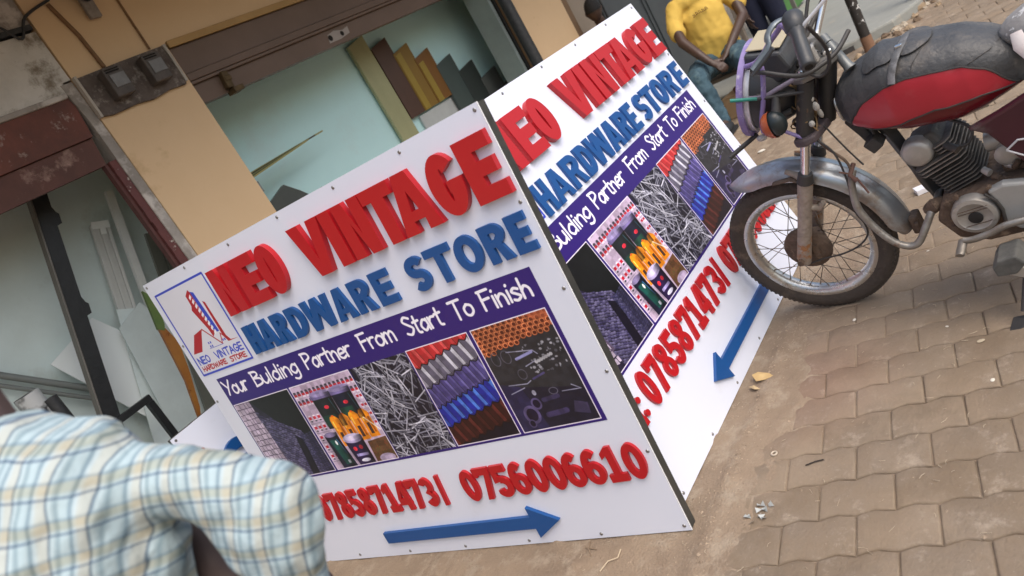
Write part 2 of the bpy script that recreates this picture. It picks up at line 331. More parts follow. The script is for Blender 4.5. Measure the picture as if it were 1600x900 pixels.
# recess to the right of the ochre pillar: plaster return, grey steel doors
m_gry = mat('dark grey painted steel door', (.075, .085, .09), .5, .1, col2=(.06, .067, .072), scale=2, amt=.4, bump=.06, bscale=12)
bpart('return_wall', MB().box((6.905, 3.82, 0), (7.02, 4.0, 3.0)), mat('brown rough edge', (.20, .12, .065), .85, bump=.8, bscale=15))
bpart('side_wall', MB().box((7.02, 3.9, 0), (7.62, 4.1, 3.0)), mat('taupe plaster', (.31, .25, .19), .8, col2=(.26, .21, .16), scale=3, bump=.2))
bpart('steel_door', MB().box((7.62, 3.84, .1), (8.6, 3.9, 3.0)), m_gry)
bpart('steel_door', MB().box((8.62, 3.84, .1), (9.7, 3.9, 3.0)), m_gry)
for xx in (7.66, 8.56, 8.66): bpart('door_rib', MB().box((xx, 3.822, .1), (xx+.03, 3.84, 3.0)), m_gry)
bpart('door_bar', MB().tube([(7.60, 3.80, 1.2), (7.60, 3.80, 2.4)], .012), m_dark)
bpart('return_wall', MB().box((9.72, 3.8, 0), (13, 4.05, 3.0)), m_con)
# second pole in front of the wide bay
pole = thing('steel_post', 'speckled black round post standing in the wide shop bay', 'post', (5.84, 3.70, 0))
MB().tube([(0, 0, 0), (.02, 0, 1.3), (.0, 0, 2.99)], .052, 18).build('shaft', m_dark, pole, True); MB().box((-.08, -.08, 0.001), (.08, .08, .012)).build('base_plate', m_dark, pole)
# meter board with two electricity meters
mt = thing('meter_board', 'dusty board with two small electricity meters on the ochre pillar', 'meter board', (2.49, 3.795, 2.31))
m_dust = mat('dusty brown plastic', (.12, .095, .08), .8, col2=(.06, .045, .038), scale=14, amt=.4, bump=.6, bscale=50, stain=(.25, .22, .19), stscale=18, stlo=.52, sthi=.66)
MB().prism([(-.262, -.105), (-.20, -.118), (-.05, -.112), (.05, -.122), (.16, -.108), (.268, -.112), (.272, .09), (.262, .112), (.0, .108), (-.26, .10)], -.018, .004, 'y').build('back_plate', m_dust, mt)
MB().box((.268, -.026, -.10), (.285, .004, .115)).build('frame_edge', mat('pale frame', (.42, .38, .33), .8, bump=.4), mt)
MB().box((-.275, -.024, -.11), (-.262, .004, .11)).build('frame_edge', MATS['pale frame'], mt)
for cx in (-.11, .125):
    me_ = MB().box((cx-.055, -.085, -.065), (cx+.055, -.019, .085)).build('meter', mat('meter case', (.05, .04, .035), .6, col2=(.10, .085, .075), scale=18, bump=.4), mt, bevel=.008)
    MB().box((cx-.036, -.090, -.02), (cx+.045, -.086, .045)).build('window', mat('meter glass', (.17, .16, .15), .3, col2=(.11, .10, .09), scale=20), me_)
    MB().box((cx-.045, -.090, .058), (cx+.03, -.0865, .064)).box((cx-.045, -.090, .070), (cx+.03, -.0865, .075)).build('slot', mat('hole black', (0, 0, 0)), me_)
# conduits
m_cond = mat('painted conduit', (.22, .12, .05), .7, col2=(.12, .06, .03), scale=12, bump=.4)
c1 = MB().tube([(2.34, 3.792, 2.78), (2.385, 3.792, 2.60), (2.40, 3.79, 2.42)], .011, 8).build('conduit', m_cond, None, True); tag(c1, 'rusty cable conduit running down the ochre pillar to the left meter', 'conduit')
c2 = MB().tube([(2.70, 3.794, 2.95), (2.695, 3.794, 2.6), (2.69, 3.79, 2.43)], .006, 8).build('conduit', m_cond, None, True); tag(c2, 'thin brown cable running down the ochre pillar to the right meter', 'conduit')
cl = thing('wall_bracket', 'black cable clamp and grey bracket hanging at the top of the ochre pillar', 'bracket', (2.52, 3.79, 2.72))
MB().box((-.035, -.03, -.07), (.03, -.005, .06), tilt=('Y', .05)).build('plate', mat('flaky grey', (.16, .13, .11), .8, col2=(.3, .27, .24), scale=30, bump=.5), cl, bevel=.004)
MB().tube(catmull([(-.16, -.02, .13), (-.10, -.03, .08), (-.05, -.04, .07), (-.01, -.05, .02), (.03, -.03, .05), (-.02, -.04, .12), (.06, -.03, .16)]), .013, 8).build('cable', m_dark, cl, True)
w1 = MB().tube(catmull([(1.5, 3.795, 2.78), (1.9, 3.79, 2.70), (2.05, 3.79, 2.74), (2.12, 3.79, 2.66), (2.2, 3.79, 2.75), (2.36, 3.79, 2.80)]), .007, 6).build('wall_cable', m_dark, None, True); tag(w1, 'black cable sagging along the plaster at the upper left', 'cable')

# ------------------------------------------------------------------ things inside the bays
# row of stepped sample panels on the mint wall
cols = [((.40, .40, .22), 'pale olive sample strip, tallest of the stepped row on the mint wall'), ((.10, .052, .037), 'dark brown sample panel beside the pale olive strip'), ((.26, .155, .03), 'mustard sample panel right of the dark brown one'), ((.22, .10, .025), 'amber brown sample panel right of the mustard one'),
        ((.075, .10, .095), 'slate green sample panel right of the amber brown one'), ((.05, .062, .060), 'dark charcoal sample panel in the stepped row'), ((.13, .145, .14), 'grey sample panel, shortest but one of the stepped row'), ((.19, .21, .20), 'light grey sample panel, shortest of the stepped row')]
xs = [4.615, 4.83, 5.02, 5.22, 5.425, 5.655, 5.89, 6.15, 6.42]; tops = [2.105, 2.02, 1.91, 1.80, 1.67, 1.535, 1.385, 1.235]
for i, (c, lab) in enumerate(cols):
    t = thing('sample_panel', lab, 'sample panel', (xs[i], 4.36-.004*i, tops[i]-1.1), 'stepped sample panels on the mint wall')
    wd = xs[i+1]-xs[i]+(.02 if i else -.01); h = 1.1 if i else 1.1
    bot = .0 if i == 0 or i > 3 else (1.40-(tops[i]-1.1))
    mp = mat('sample %d' % i, c, .35, col2=tuple(x*.85 for x in c), scale=5, amt=.4, bump=.05)
    MB().prism([(0, bot), (wd, bot-.0), (wd, h+.04), (0, h)], -.008, .018, 'y').build('panel', mp, t)
    if i in (2, 3):
        hh = h-.05 if i == 3 else h-.02; MB().prism([(.012, bot+.0), (.085, bot), (.085, hh+.012), (.012, hh)], -.0125, -.0085, 'y').build('inlay', mat('inlay %d' % i, (.36, .26, .05), .35, col2=(.30, .2, .03), scale=6), t)
# lower white card under the panels
o = MB().box((4.95, 4.372, 1.0), (5.5, 4.39, 1.385)).build('white_card', mat('grey white card', (.55, .58, .57), .6), None); tag(o, 'pale card propped under the dark brown and mustard sample panels', 'card')
# bundle of thin strips poking out of the pillar edge
pb = thing('strip_bundle', 'thin olive and black strips sticking out past the ochre pillar', 'strips', (3.0, 4.2, 1.60))
for k, (dz, c, L) in enumerate(((.03, (.30, .28, .08), .80), (.018, (.03, .03, .02), .70), (.006, (.22, .22, .07), .62), (-.006, (.08, .075, .03), .50), (-.016, (.35, .33, .12), .56))):
    MB().box((-.3, -.02*k, dz-.005), (L, -.02*k+.015, dz+.005), tilt=('Y', -.02-.012*k), piv=(-.3, 0, dz)).build('strip', mat('strip%d' % k, c, .5), pb)
MB().box((-.3, -.02, -.10), (.09, .05, -.025)).build('block', mat('grey foam', (.25, .28, .30), .8), pb)
gb = thing('grey_tray', 'dark grey folded sheet and black strips low beside the ochre pillar', 'sheet', (3.15, 4.2, 1.36))
MB().prism([(-.1, -.2), (-.1, .06), (.07, .115), (.16, .03), (.23, -.05), (.0, -.2)], -.05, -.02, 'y').build('sheet', mat('charcoal sheet', (.07, .08, .075), .4), gb)
for k in range(3): MB().box((-.2, -.09+.02*k, -.06-.02*k), (.30-.05*k, -.075+.02*k, -.052-.02*k), tilt=('Y', -.12)).build('strip', m_dark, gb)
# left bay: leaning black angle, white profiles, sheets, black tube frame
def leaner(name, label, cat, foot, top, wdt, thk, m, extra=None):
    f = Vector(foot); t = Vector(top); t_ = thing(name, label, cat, foot); d = t-f; L = d.length; z = d.normalized(); x = Vector((1, 0, 0)); x = (x-z*x.dot(z)).normalized(); y = z.cross(x)
    t_.matrix_world = Matrix((x, y, z)).transposed().to_4x4(); t_.matrix_world.translation = f
    mm = t_.matrix_world.copy(); mm.translation = f; t_.matrix_world = mm
    return t_, L
la, L = leaner('steel_angle', 'black steel angle with bolt tabs leaning in the left bay', 'steel angle', (1.22, 4.12, .12), (1.905, 4.16, 2.06), 0, 0, m_dark)
m_nb = mat('near black steel', (.008, .009, .010), .45, .2, col2=(.016, .017, .018), scale=20, bump=.2)
MB().box((-.038, -.02, 0), (.038, -.013, L)).build('flange', m_nb, la); MB().box((-.046, -.013, 0), (-.038, .04, L)).build('flange', mat('scuffed edge', (.2, .19, .17), .6, .3, bump=.3), la)
for z in (L-.14, L-.62): MB().prism([(.038, z-.05), (.062, z-.04), (.062, z+.01), (.050, z+.02), (.038, z+.05)], -.021, -.012, 'y').build('tab', m_nb, la)
m_alu = mat('white powder coated profile', (.62, .64, .62), .4, col2=(.5, .52, .5), scale=3, bump=.05)
pf, L = leaner('window_profile', 'grooved white window profile leaning beside the black angle', 'profile', (1.58, 4.36, .12), (2.19, 4.42, 1.80), 0, 0, m_alu)
g = MB(); 
for k in range(5): g.box((-.05+k*.02, -.03+.006*(k % 2), 0), (-.031+k*.02, .0, L))
g.build('profile', m_alu, pf, bevel=.002); MB().box((-.048, -.036, L-.03), (.048, -.031, L+.012)).box((-.012, -.04, L-.065), (.016, -.031, L-.03)).build('end_clip', mat('bright clip', (.9, .95, .93), .2), pf)
pf2, L = leaner('window_profile', 'flat white profile leaning by the maroon door jamb', 'profile', (1.72, 4.30, .12), (2.31, 4.36, 1.93), 0, 0, m_alu)
MB().box((-.012, -.03, 0), (.03, 0, L)).build('profile', mat('bright profile', (.74, .78, .76), .4), pf2); 
pf3, L = leaner('window_profile', 'grey shaded profile nearest the maroon door jamb', 'profile', (1.80, 4.20, .12), (2.30, 4.22, 1.62), 0, 0, m_alu)
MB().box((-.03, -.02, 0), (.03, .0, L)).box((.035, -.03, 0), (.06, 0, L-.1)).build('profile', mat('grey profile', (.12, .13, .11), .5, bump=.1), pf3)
def sheet(name, label, cat, pts, y, m, thk=.006, lean=.04):
    z0 = min(p[1] for p in pts); x0 = sum(p[0] for p in pts)/len(pts); t = thing(name, label, cat, (x0, y, z0)); t.rotation_euler = (-lean, 0, 0)
    MB().prism([(p[0]-x0, p[1]-z0) for p in pts], -thk/2, thk/2, 'y').build('sheet', m, t); return t
m_sh = mat('white sheet', (.76, .82, .82), .4, col2=(.70, .76, .76), scale=1.2)
sheet('white_sheet', 'pale rectangular sheet tilted on its corner behind the black angle', 'sheet', [(1.52, 1.30), (1.83, 1.39), (2.16, .80), (1.8, .62)], 4.34, m_sh)
sheet('white_sheet', 'tall white sheet with a small pen mark behind the tube frame', 'sheet', [(1.95, 1.36), (2.10, 1.28), (2.0, .6), (1.6, .5)], 4.31, mat('mint sheet', (.66, .76, .76), .45))
sheet('white_sheet', 'wide grey white sheet standing low beside the logo end of the sign', 'sheet', [(1.88, 1.27), (2.06, 1.33), (2.34, .4), (1.7, .3)], 4.26, mat('grey sheet', (.55, .64, .64), .45))
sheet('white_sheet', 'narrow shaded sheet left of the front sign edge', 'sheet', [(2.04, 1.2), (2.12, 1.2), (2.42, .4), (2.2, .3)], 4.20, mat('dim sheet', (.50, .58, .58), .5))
fr = thing('tube_frame', 'small black square tube frame standing in front of the white sheets', 'frame', (1.55, 4.1, .12))
MB().box((-.28, -.015, .765), (.155, .015, .80)).build('rail', m_nb, fr); MB().box((.12, -.018, 0), (.155, .018, .764)).build('post', m_nb, fr); MB().box((-.28, -.018, 0), (-.245, .018, .764)).build('post', m_nb, fr)
sp, L = leaner('steel_rod', 'thin grey rod pair leaning across the left bay wall', 'rod', (1.62, 4.40, 1.0), (.9, 4.43, 1.75), 0, 0, m_dark)
MB().tube([(0, -.01, 0), (0, -.01, L)], .012, 8).tube([(.05, -.01, 0), (.05, -.01, L)], .018, 8).build('rod', mat('grey rod', (.20, .22, .21), .5), sp, True)
ro = thing('rolled_sheet', 'rolled black and white sheet standing in the lower left bay', 'roll', (1.29, 4.18, .12))
MB().tube([(0, 0, 0), (0, .02, .98), (.0, .02, 1.13)], .06, 14).build('roll', mat('roll white', (.5, .52, .52), .5, col2=(.03, .03, .03), scale=6, amt=.1), ro, True)
MB().tube([(.05, -.03, .0), (.06, -.02, 1.06)], .035, 12).build('inner_roll', m_dark, ro, True)
bo = thing('orange_pack', 'orange and green printed pack wedged left of the front sign', 'pack', (1.80, 4.0, .6))
MB().prism([(.105, .57), (.135, .56), (.15, .46), (.10, .30), (.03, .12), (-.02, .04), (.055, .28)], -.02, .0, 'y').build('pack', mat('orange pack', (.20, .065, .012), .4, col2=(.27, .12, .02), scale=14, stain=(.1, .02, .0), stscale=26, stlo=.6, sthi=.65), bo)
MB().prism([(.155, .78), (.185, .72), (.145, .58), (.125, .55), (.10, .575)], -.021, .0, 'y').build('label', mat('green label', (.05, .10, .02), .5, col2=(.10, .14, .03), scale=20), bo)
# ------------------------------------------------------------------ flat print: drawn as pixels in the script
class Cv:
    def __init__(s, W, H, bg): s.W, s.H = W, H; s.a = np.empty((H, W, 3), np.float32); s.a[:] = np.array(bg)/255
    def _blend(s, x0, y0, x1, y1, cov, col):
        sub = s.a[y0:y1, x0:x1]; sub += (np.array(col, np.float32)/255-sub)*cov[..., None]
    def box(s, pts, pad):
        xs = [p[0] for p in pts]; ys = [p[1] for p in pts]; x0 = max(0, int(min(xs)-pad)); y0 = max(0, int(min(ys)-pad)); x1 = min(s.W, int(max(xs)+pad)+2); y1 = min(s.H, int(max(ys)+pad)+2); return x0, y0, x1, y1
    def poly(s, pts, col, al=1):
        x0, y0, x1, y1 = s.box(pts, 1)
        if x1 <= x0 or y1 <= y0: return
        cov = np.zeros((y1-y0, x1-x0), np.float32)
        for sx, sy in ((.25, .25), (.75, .25), (.25, .75), (.75, .75)):
            X, Y = np.meshgrid(np.arange(x0, x1)+sx, np.arange(y0, y1)+sy); ins = np.zeros(X.shape, bool); n = len(pts)
            for i in range(n):
                ax, ay = pts[i]; bx, by = pts[(i+1) % n]
                if ay == by: continue
                c = (Y > min(ay, by)) & (Y <= max(ay, by)) & (X < ax+(Y-ay)*(bx-ax)/(by-ay)); ins ^= c
            cov += ins*.25
        s._blend(x0, y0, x1, y1, cov*al, col)
    def line(s, pts, wd, col, al=1):
        x0, y0, x1, y1 = s.box(pts, wd+2)
        if x1 <= x0 or y1 <= y0: return
        X, Y = np.meshgrid(np.arange(x0, x1)+.5, np.arange(y0, y1)+.5); D = np.full(X.shape, 1e9)
        for (ax, ay), (bx, by) in zip(pts[:-1], pts[1:]):
            dx, dy = bx-ax, by-ay; L = dx*dx+dy*dy+1e-9; t = np.clip(((X-ax)*dx+(Y-ay)*dy)/L, 0, 1); D = np.minimum(D, np.hypot(X-ax-t*dx, Y-ay-t*dy))
        s._blend(x0, y0, x1, y1, np.clip(wd/2+.5-D, 0, 1).astype(np.float32)*al, col)
    def ell(s, cx, cy, rx, ry, col, al=1, ang=0): s.poly([(cx+rx*cos(t)*cos(ang)-ry*sin(t)*sin(ang), cy+rx*cos(t)*sin(ang)+ry*sin(t)*cos(ang)) for t in np.linspace(0, 2*pi, 20)[:-1]], col, al)
    def rect(s, x0, y0, x1, y1, col, al=1): s.poly([(x0, y0), (x1, y0), (x1, y1), (x0, y1)], col, al)
    def material(s, name, rough=.35):
        im = bpy.data.images.new(name, s.W, s.H); px = np.ones((s.H, s.W, 4), np.float32); px[..., :3] = np.clip(s.a, 0, 1); im.pixels.foreach_set(px.ravel()); im.update(); im.pack()
        m = bpy.data.materials.new(name); m.use_nodes = True; n = m.node_tree.nodes; t = n.new('ShaderNodeTexImage'); t.image = im; t.extension = 'EXTEND'; b = n['Principled BSDF']
        m.node_tree.links.new(t.outputs[0], b.inputs['Base Color']); b.inputs['Roughness'].default_value = rough; b.inputs['Specular IOR Level'].default_value = .45; return m
HW = {'Y': (.62, [[(0, 1), (.28, .5)], [(.62, 1), (.3, .42), (.14, 0)]]), 'o': (.5, [[(.22, .6), (.03, .42), (.05, .1), (.24, 0), (.42, .18), (.4, .48), (.2, .6)]]), 'u': (.5, [[(0, .6), (.02, .15), (.18, 0), (.36, .2)], [(.4, .6), (.4, 0)]]),
 'r': (.42, [[(0, .6), (.03, 0)], [(.03, .4), (.15, .58), (.34, .58)]]), 'B': (.62, [[(.06, 1), (.05, 0)], [(0, 1), (.38, .95), (.42, .72), (.08, .55)], [(.08, .55), (.48, .45), (.5, .12), (.02, 0)]]), 'l': (.22, [[(.07, 1), (.05, 0)]]),
 'd': (.52, [[(.41, 1), (.4, 0)], [(.4, .45), (.2, .6), (.0, .3), (.15, 0), (.4, .15)]]), 'i': (.2, [[(.05, .6), (.05, 0)], [(.08, .85), (.1, .88)]]), 'n': (.5, [[(0, .6), (.02, 0)], [(.02, .4), (.2, .6), (.36, .45), (.38, 0)]]),
 'g': (.5, [[(.38, .5), (.2, .6), (0, .3), (.15, .03), (.38, .2)], [(.39, .6), (.38, -.15), (.2, -.36), (0, -.28)]]), 'P': (.58, [[(.06, 1), (.05, 0)], [(0, 1), (.42, .95), (.48, .66), (.08, .45)]]), 'a': (.52, [[(.38, .5), (.2, .6), (0, .3), (.15, 0), (.38, .2)], [(.38, .6), (.42, 0)]]),
 't': (.4, [[(.16, .95), (.12, .12), (.28, 0)], [(0, .64), (.34, .68)]]), 'e': (.48, [[(.02, .3), (.38, .36), (.28, .6), (.06, .5), (.02, .15), (.2, 0), (.4, .1)]]), 'F': (.56, [[(.07, 1), (.05, 0)], [(0, 1), (.5, 1.02)], [(.05, .54), (.42, .57)]]),
 'm': (.74, [[(0, .6), (.02, 0)], [(.02, .4), (.17, .6), (.3, .45), (.31, 0)], [(.31, .4), (.46, .6), (.6, .45), (.62, 0)]]), 'S': (.56, [[(.45, .9), (.2, 1.02), (.03, .8), (.25, .55), (.46, .3), (.25, 0), (0, .1)]]), 'T': (.62, [[(.28, 1), (.25, 0)], [(0, 1), (.58, 1.02)]]),
 's': (.42, [[(.32, .54), (.15, .62), (.02, .47), (.18, .32), (.33, .16), (.16, 0), (0, .06)]]), 'h': (.5, [[(.06, 1), (.03, 0)], [(.03, .35), (.2, .58), (.37, .4), (.39, 0)]]),
 'H': (.6, [[(0, 1), (0, 0)], [(.45, 1), (.45, 0)], [(0, .5), (.45, .5)]]), 'A': (.62, [[(.25, 1), (0, 0)], [(.25, 1), (.5, 0)], [(.08, .35), (.42, .35)]]), 'R': (.6, [[(0, 1), (0, 0)], [(0, 1), (.4, .95), (.42, .65), (0, .5)], [(.15, .5), (.48, 0)]]), 'D': (.6, [[(0, 1), (0, 0)], [(0, 1), (.35, .9), (.46, .5), (.35, .1), (0, 0)]]),
 'W': (.85, [[(0, 1), (.18, 0)], [(.18, 0), (.36, .9)], [(.36, .9), (.54, 0)], [(.54, 0), (.72, 1)]]), 'E': (.55, [[(0, 1), (0, 0)], [(0, 1), (.42, 1)], [(0, .5), (.36, .5)], [(0, 0), (.42, 0)]]), 'O': (.62, [[(.24, 1), (.03, .75), (.03, .25), (.24, 0), (.46, .25), (.46, .75), (.24, 1)]]),
 'N': (.6, [[(0, 0), (0, 1)], [(0, 1), (.45, 0)], [(.45, 0), (.45, 1)]]), 'V': (.58, [[(0, 1), (.24, 0)], [(.24, 0), (.48, 1)]]), 'I': (.2, [[(.04, 1), (.04, 0)]]), 'G': (.62, [[(.45, .85), (.24, 1), (.03, .7), (.03, .3), (.24, 0), (.46, .2), (.46, .45), (.28, .45)]])}
def write(cv, word, x0, x1, y, h, wd, col):
    tot = sum(HW[c][0] for c in word)-.1; sx = (x1-x0)/tot; x = x0; rs = random.Random(word)
    for c in word:
        adv, st = HW[c]; dy = rs.uniform(-.03, .03)*h
        for s_ in st:
            p = [(x+a*sx, y+dy+b*h) for a, b in s_]
            if len(p) > 2 and (c.islower() or c in 'BPSORDG'): p = [(q.x, q.y) for q in catmull([(a, b, 0) for a, b in p], 5)]
            cv.line(p, wd, col)
        x += adv*sx
# banner
K = 1140; BU0, BU1, BV0, BV1 = .070, 1.754, .420, .946
cv = Cv(int((BU1-BU0)*K), int((BV1-BV0)*K), (46, 26, 112)); X = lambda u: (u-BU0)*K; Yv = lambda v: (v-BV0)*K
for wd_, a, b in (('Your', .082, .246), ('Bulding', .288, .585), ('Partner', .627, .90), ('From', .953, 1.133), ('Start', 1.185, 1.36), ('To', 1.403, 1.492), ('Finish', 1.528, 1.724)):
    write(cv, wd_, X(a)+4, X(b)-4, Yv(.8615), .063*K, 11, (242, 240, 250))
rr = random.Random(11)
PY0, PY1 = Yv(.430), Yv(.814)
def clipped(x0, x1, fn):
    sub = Cv(int(x1-x0), int(PY1-PY0), (20, 20, 26)); fn(sub, sub.W, sub.H)
    for _ in range(1): sub.a[1:-1, 1:-1] = (sub.a[1:-1, 1:-1]*2+sub.a[:-2, 1:-1]+sub.a[2:, 1:-1]+sub.a[1:-1, :-2]+sub.a[1:-1, 2:])/6
    lo_ = np.repeat(np.repeat(np.random.rand(sub.H//24+2, sub.W//24+2), 24, 0), 24, 1)[:sub.H, :sub.W]
    for _ in range(12): lo_[1:-1, 1:-1] = (lo_[:-2, 1:-1]+lo_[2:, 1:-1]+lo_[1:-1, :-2]+lo_[1:-1, 2:])/4
    sub.a *= (.84+.28*lo_+.06*np.random.randn(sub.H, sub.W))[..., None].astype(np.float32)
    cv.a[int(PY0):int(PY0)+sub.H, int(x0):int(x0)+sub.W] = sub.a
def ph_stone(c, W, H):
    c.rect(0, 0, W, H, (34, 30, 48)); c.poly([(W*.28, H), (W, H), (W, H*.45), (W*.72, H*.5)], (16, 18, 20))
    for r in range(30):                                     # rough stone courses running away
        y = H*.98-r*H/26; 
        for k in range(26):
            x = W*.05+k*W*.033+r*W*.012; yy = y-k*H*.018+rr.uniform(-3, 3)
            if x > W*.86 or yy > H*(1.02-.62*(x/W)) + 8: continue
            g = rr.randint(44, 92); c.ell(x, yy, W*.024, H*.013, (g, g-4, g+26), 1, -.45); c.ell(x, yy+2.5, W*.019, H*.005, (min(255, g+38), min(255, g+32), min(255, g+74)), .6, -.45)
    c.poly([(W*.62, 0), (W*.74, 0), (W*.80, H*.42), (W*.70, H*.50)], (18, 15, 30))
    for r in range(22):
        for k in range(5):
            x = W*.80+k*W*.05; y = r*H*.022+k*3; g = rr.randint(36, 66); c.ell(x, y, W*.024, H*.009, (g, g, g+32), .9)
    c.poly([(0, H), (W*.27, H), (W*.30, H*.55), (W*.36, H*.18), (0, H*.02)], (92, 78, 104))
    for r in range(14):                                     # pale cut blocks
        x = -4+(r % 2)*-12; y = H-(r+1)*H*.067
        while x < W*(.27+.05*(r/14)):
            w_ = rr.uniform(18, 40); x2 = min(x+w_, W*(.29+.05*(r/14))); g = rr.randint(165, 205)
            if x2-x > 6: c.poly([(x+2, y+2+rr.uniform(-2, 2)), (x2-1, y-2+rr.uniform(-2, 2)), (x2-2, y+H*.055), (x+1, y+H*.058)], (g, g-13, g+8))
            x = x2+1
def ph_paint(c, W, H):
    c.rect(0, 0, W, H, (190, 170, 196)); 
    for row, y in enumerate((.90, .80)):
        for k in range(15):
            x = W*(.03+k*.068); c.ell(x, H*y, 11, 15, (92, 84, 100)); c.rect(x-9, H*y-15, x+9, H*y+2, (224, 214, 228)); c.rect(x-10, H*y-6, x+10, H*y+5, (186, 30, 48)); c.ell(x, H*y+13, 9, 5, (62, 56, 70))
    for row in range(5):
        for k in range(3):
            x = W*(.05+k*.075); y = H*(.62-row*.115); c.rect(x-8, y-14, x+8, y+16, (226, 218, 232)); c.rect(x-9, y-5, x+9, y+9, (190, 26, 50)); c.ell(x, y-14, 8, 4, (70, 66, 80))
        c.rect(W*.0, H*(.555-row*.115), W*.27, H*(.565-row*.115), (150, 140, 160))
    for k in range(2): 
        for row in range(4): x = W*(.93+k*.05); y = H*(.72-row*.1); c.rect(x-7, y-14, x+7, y+14, (220, 210, 226)); c.rect(x-7, y-3, x+7, y+8, (186, 30, 50))
    for cx, a, tin in ((.40, .46, (26, 30, 34)), (.72, .50, (22, 24, 42))):
        c.poly([(W*(cx-.16), H*.84), (W*(cx+.16), H*.84), (W*(cx+.145), H*a), (W*(cx-.145), H*a)], tin); c.rect(W*(cx-.15), H*(a+.03), W*(cx+.06), H*(a+.15), (24, 58, 48)); c.ell(W*cx, H*.70, 16, 9, (200, 40, 60)); c.rect(W*(cx-.17), H*.80, W*(cx+.17), H*.86, (112, 100, 150)); c.ell(W*cx, H*.86, W*.17, H*.035, (146, 134, 178))
        c.line([(W*(cx+.10), H*.78), (W*(cx+.14), H*.5)], 4, (90, 190, 220), .6)
    for k in range(4):
        x = W*(.40+k*.155); y0 = H*(.24+.012*k); y1 = H*.57
        c.poly([(x-W*.07, y1-8), (x-W*.045, y1+8), (x+W*.03, y1+8), (x+W*.075, y1-10), (x+W*.075, y0), (x-W*.07, y0)], (232, 138, 22)); c.poly([(x+W*.03, y1-30), (x+W*.055, y1-30), (x+W*.055, y0+20), (x+W*.03, y0+20)], (170, 84, 12)); c.rect(x-W*.03, y0+16, x+W*.015, y0+70, (70, 46, 40)); c.rect(x-W*.05, y0+80, x-W*.03, y1-16, (252, 196, 84)); c.ell(x, y1+9, 9, 5, (224, 90, 20))
    c.poly([(W*.10, H*.40), (W*.30, H*.40), (W*.36, 0), (W*.12, 0)], (24, 26, 46)); c.poly([(W*.14, H*.34), (W*.27, H*.34), (W*.33, H*.04), (W*.2, H*.04)], (20, 72, 66)); c.ell(W*.2, H*.40, W*.10, H*.03, (132, 120, 160)); c.line([(W*.26, H*.34), (W*.30, H*.16)], 5, (60, 120, 190)); c.ell(W*.23, H*.3, 7, 12, (238, 240, 244)); c.rect(W*.25, H*.05, W*.29, H*.09, (200, 205, 220))
    c.poly([(W*.36, H*.32), (W*.66, H*.32), (W*.65, 0), (W*.40, 0)], (36, 24, 62)); c.ell(W*.51, H*.31, W*.16, H*.055, (172, 160, 202)); c.ell(W*.51, H*.325, W*.14, H*.04, (196, 186, 222)); c.ell(W*.46, H*.19, 12, 11, (210, 44, 60)); c.ell(W*.56, H*.20, 12, 11, (196, 40, 60)); c.rect(W*.43, H*.10, W*.62, H*.13, (150, 140, 190)); c.ell(W*.53, H*.05, 30, 9, (200, 200, 220))
    for q_ in ((.24, .56, .46, .86), (.56, .88, .50, .86), (.10, .32, 0, .42), (.37, .66, 0, .34)): ph_shade(c, W*q_[0], W*q_[1], H*q_[2], H*q_[3])
    c.poly([(W*.70, H*.24), (W, H*.26), (W, 0), (W*.68, 0)], (96, 66, 44))
    for k in range(60): c.ell(W*rr.uniform(.72, .99), H*rr.uniform(.03, .22), 3, 3, (rr.randint(60, 130), rr.randint(50, 90), 40))
    c.ell(W*.86, H*.03, W*.12, H*.05, (176, 160, 190)); c.line([(W*.84, H*.5), (W*.98, H*.34)], 6, (232, 220, 200))
def ph_shade(c, x0, x1, y0, y1):
    x0, x1, y0, y1 = [int(max(0, v)) for v in (x0, x1, y0, y1)]; t = np.linspace(-1, 1, x1-x0); f = (1.18-.62*np.abs(t-(-.25))**1.6)[None, :, None]; c.a[y0:y1, x0:x1] *= f[:, :c.a[y0:y1, x0:x1].shape[1]].astype(np.float32)
def ph_nails(c, W, H):
    c.rect(0, 0, W, H, (24, 22, 38))
    for k in range(270):
        x, y = rr.uniform(-10, W+10), rr.uniform(-10, H+10); a = rr.gauss(-.9, .9); L = rr.uniform(55, 130); g = int((60+135*(k/270))*rr.uniform(.7, 1.1)); dx, dy = cos(a)*L/2, sin(a)*L/2
        c.line([(x-dx+1.5, y-dy-2), (x+dx+1.5, y+dy-2)], 5, (14, 12, 24), .8); c.line([(x-dx, y-dy), (x+dx, y+dy)], 6.5, (g, g, min(255, g+18))); c.line([(x-dx, y-dy+1), (x+dx, y+dy+1)], 1.2, (min(255, g+60),)*3, .8)
        if rr.random() < .35: c.line([(x+dx-dy*.07, y+dy+dx*.07), (x+dx+dy*.07, y+dy-dx*.07)], 4, (g, g, g+6))
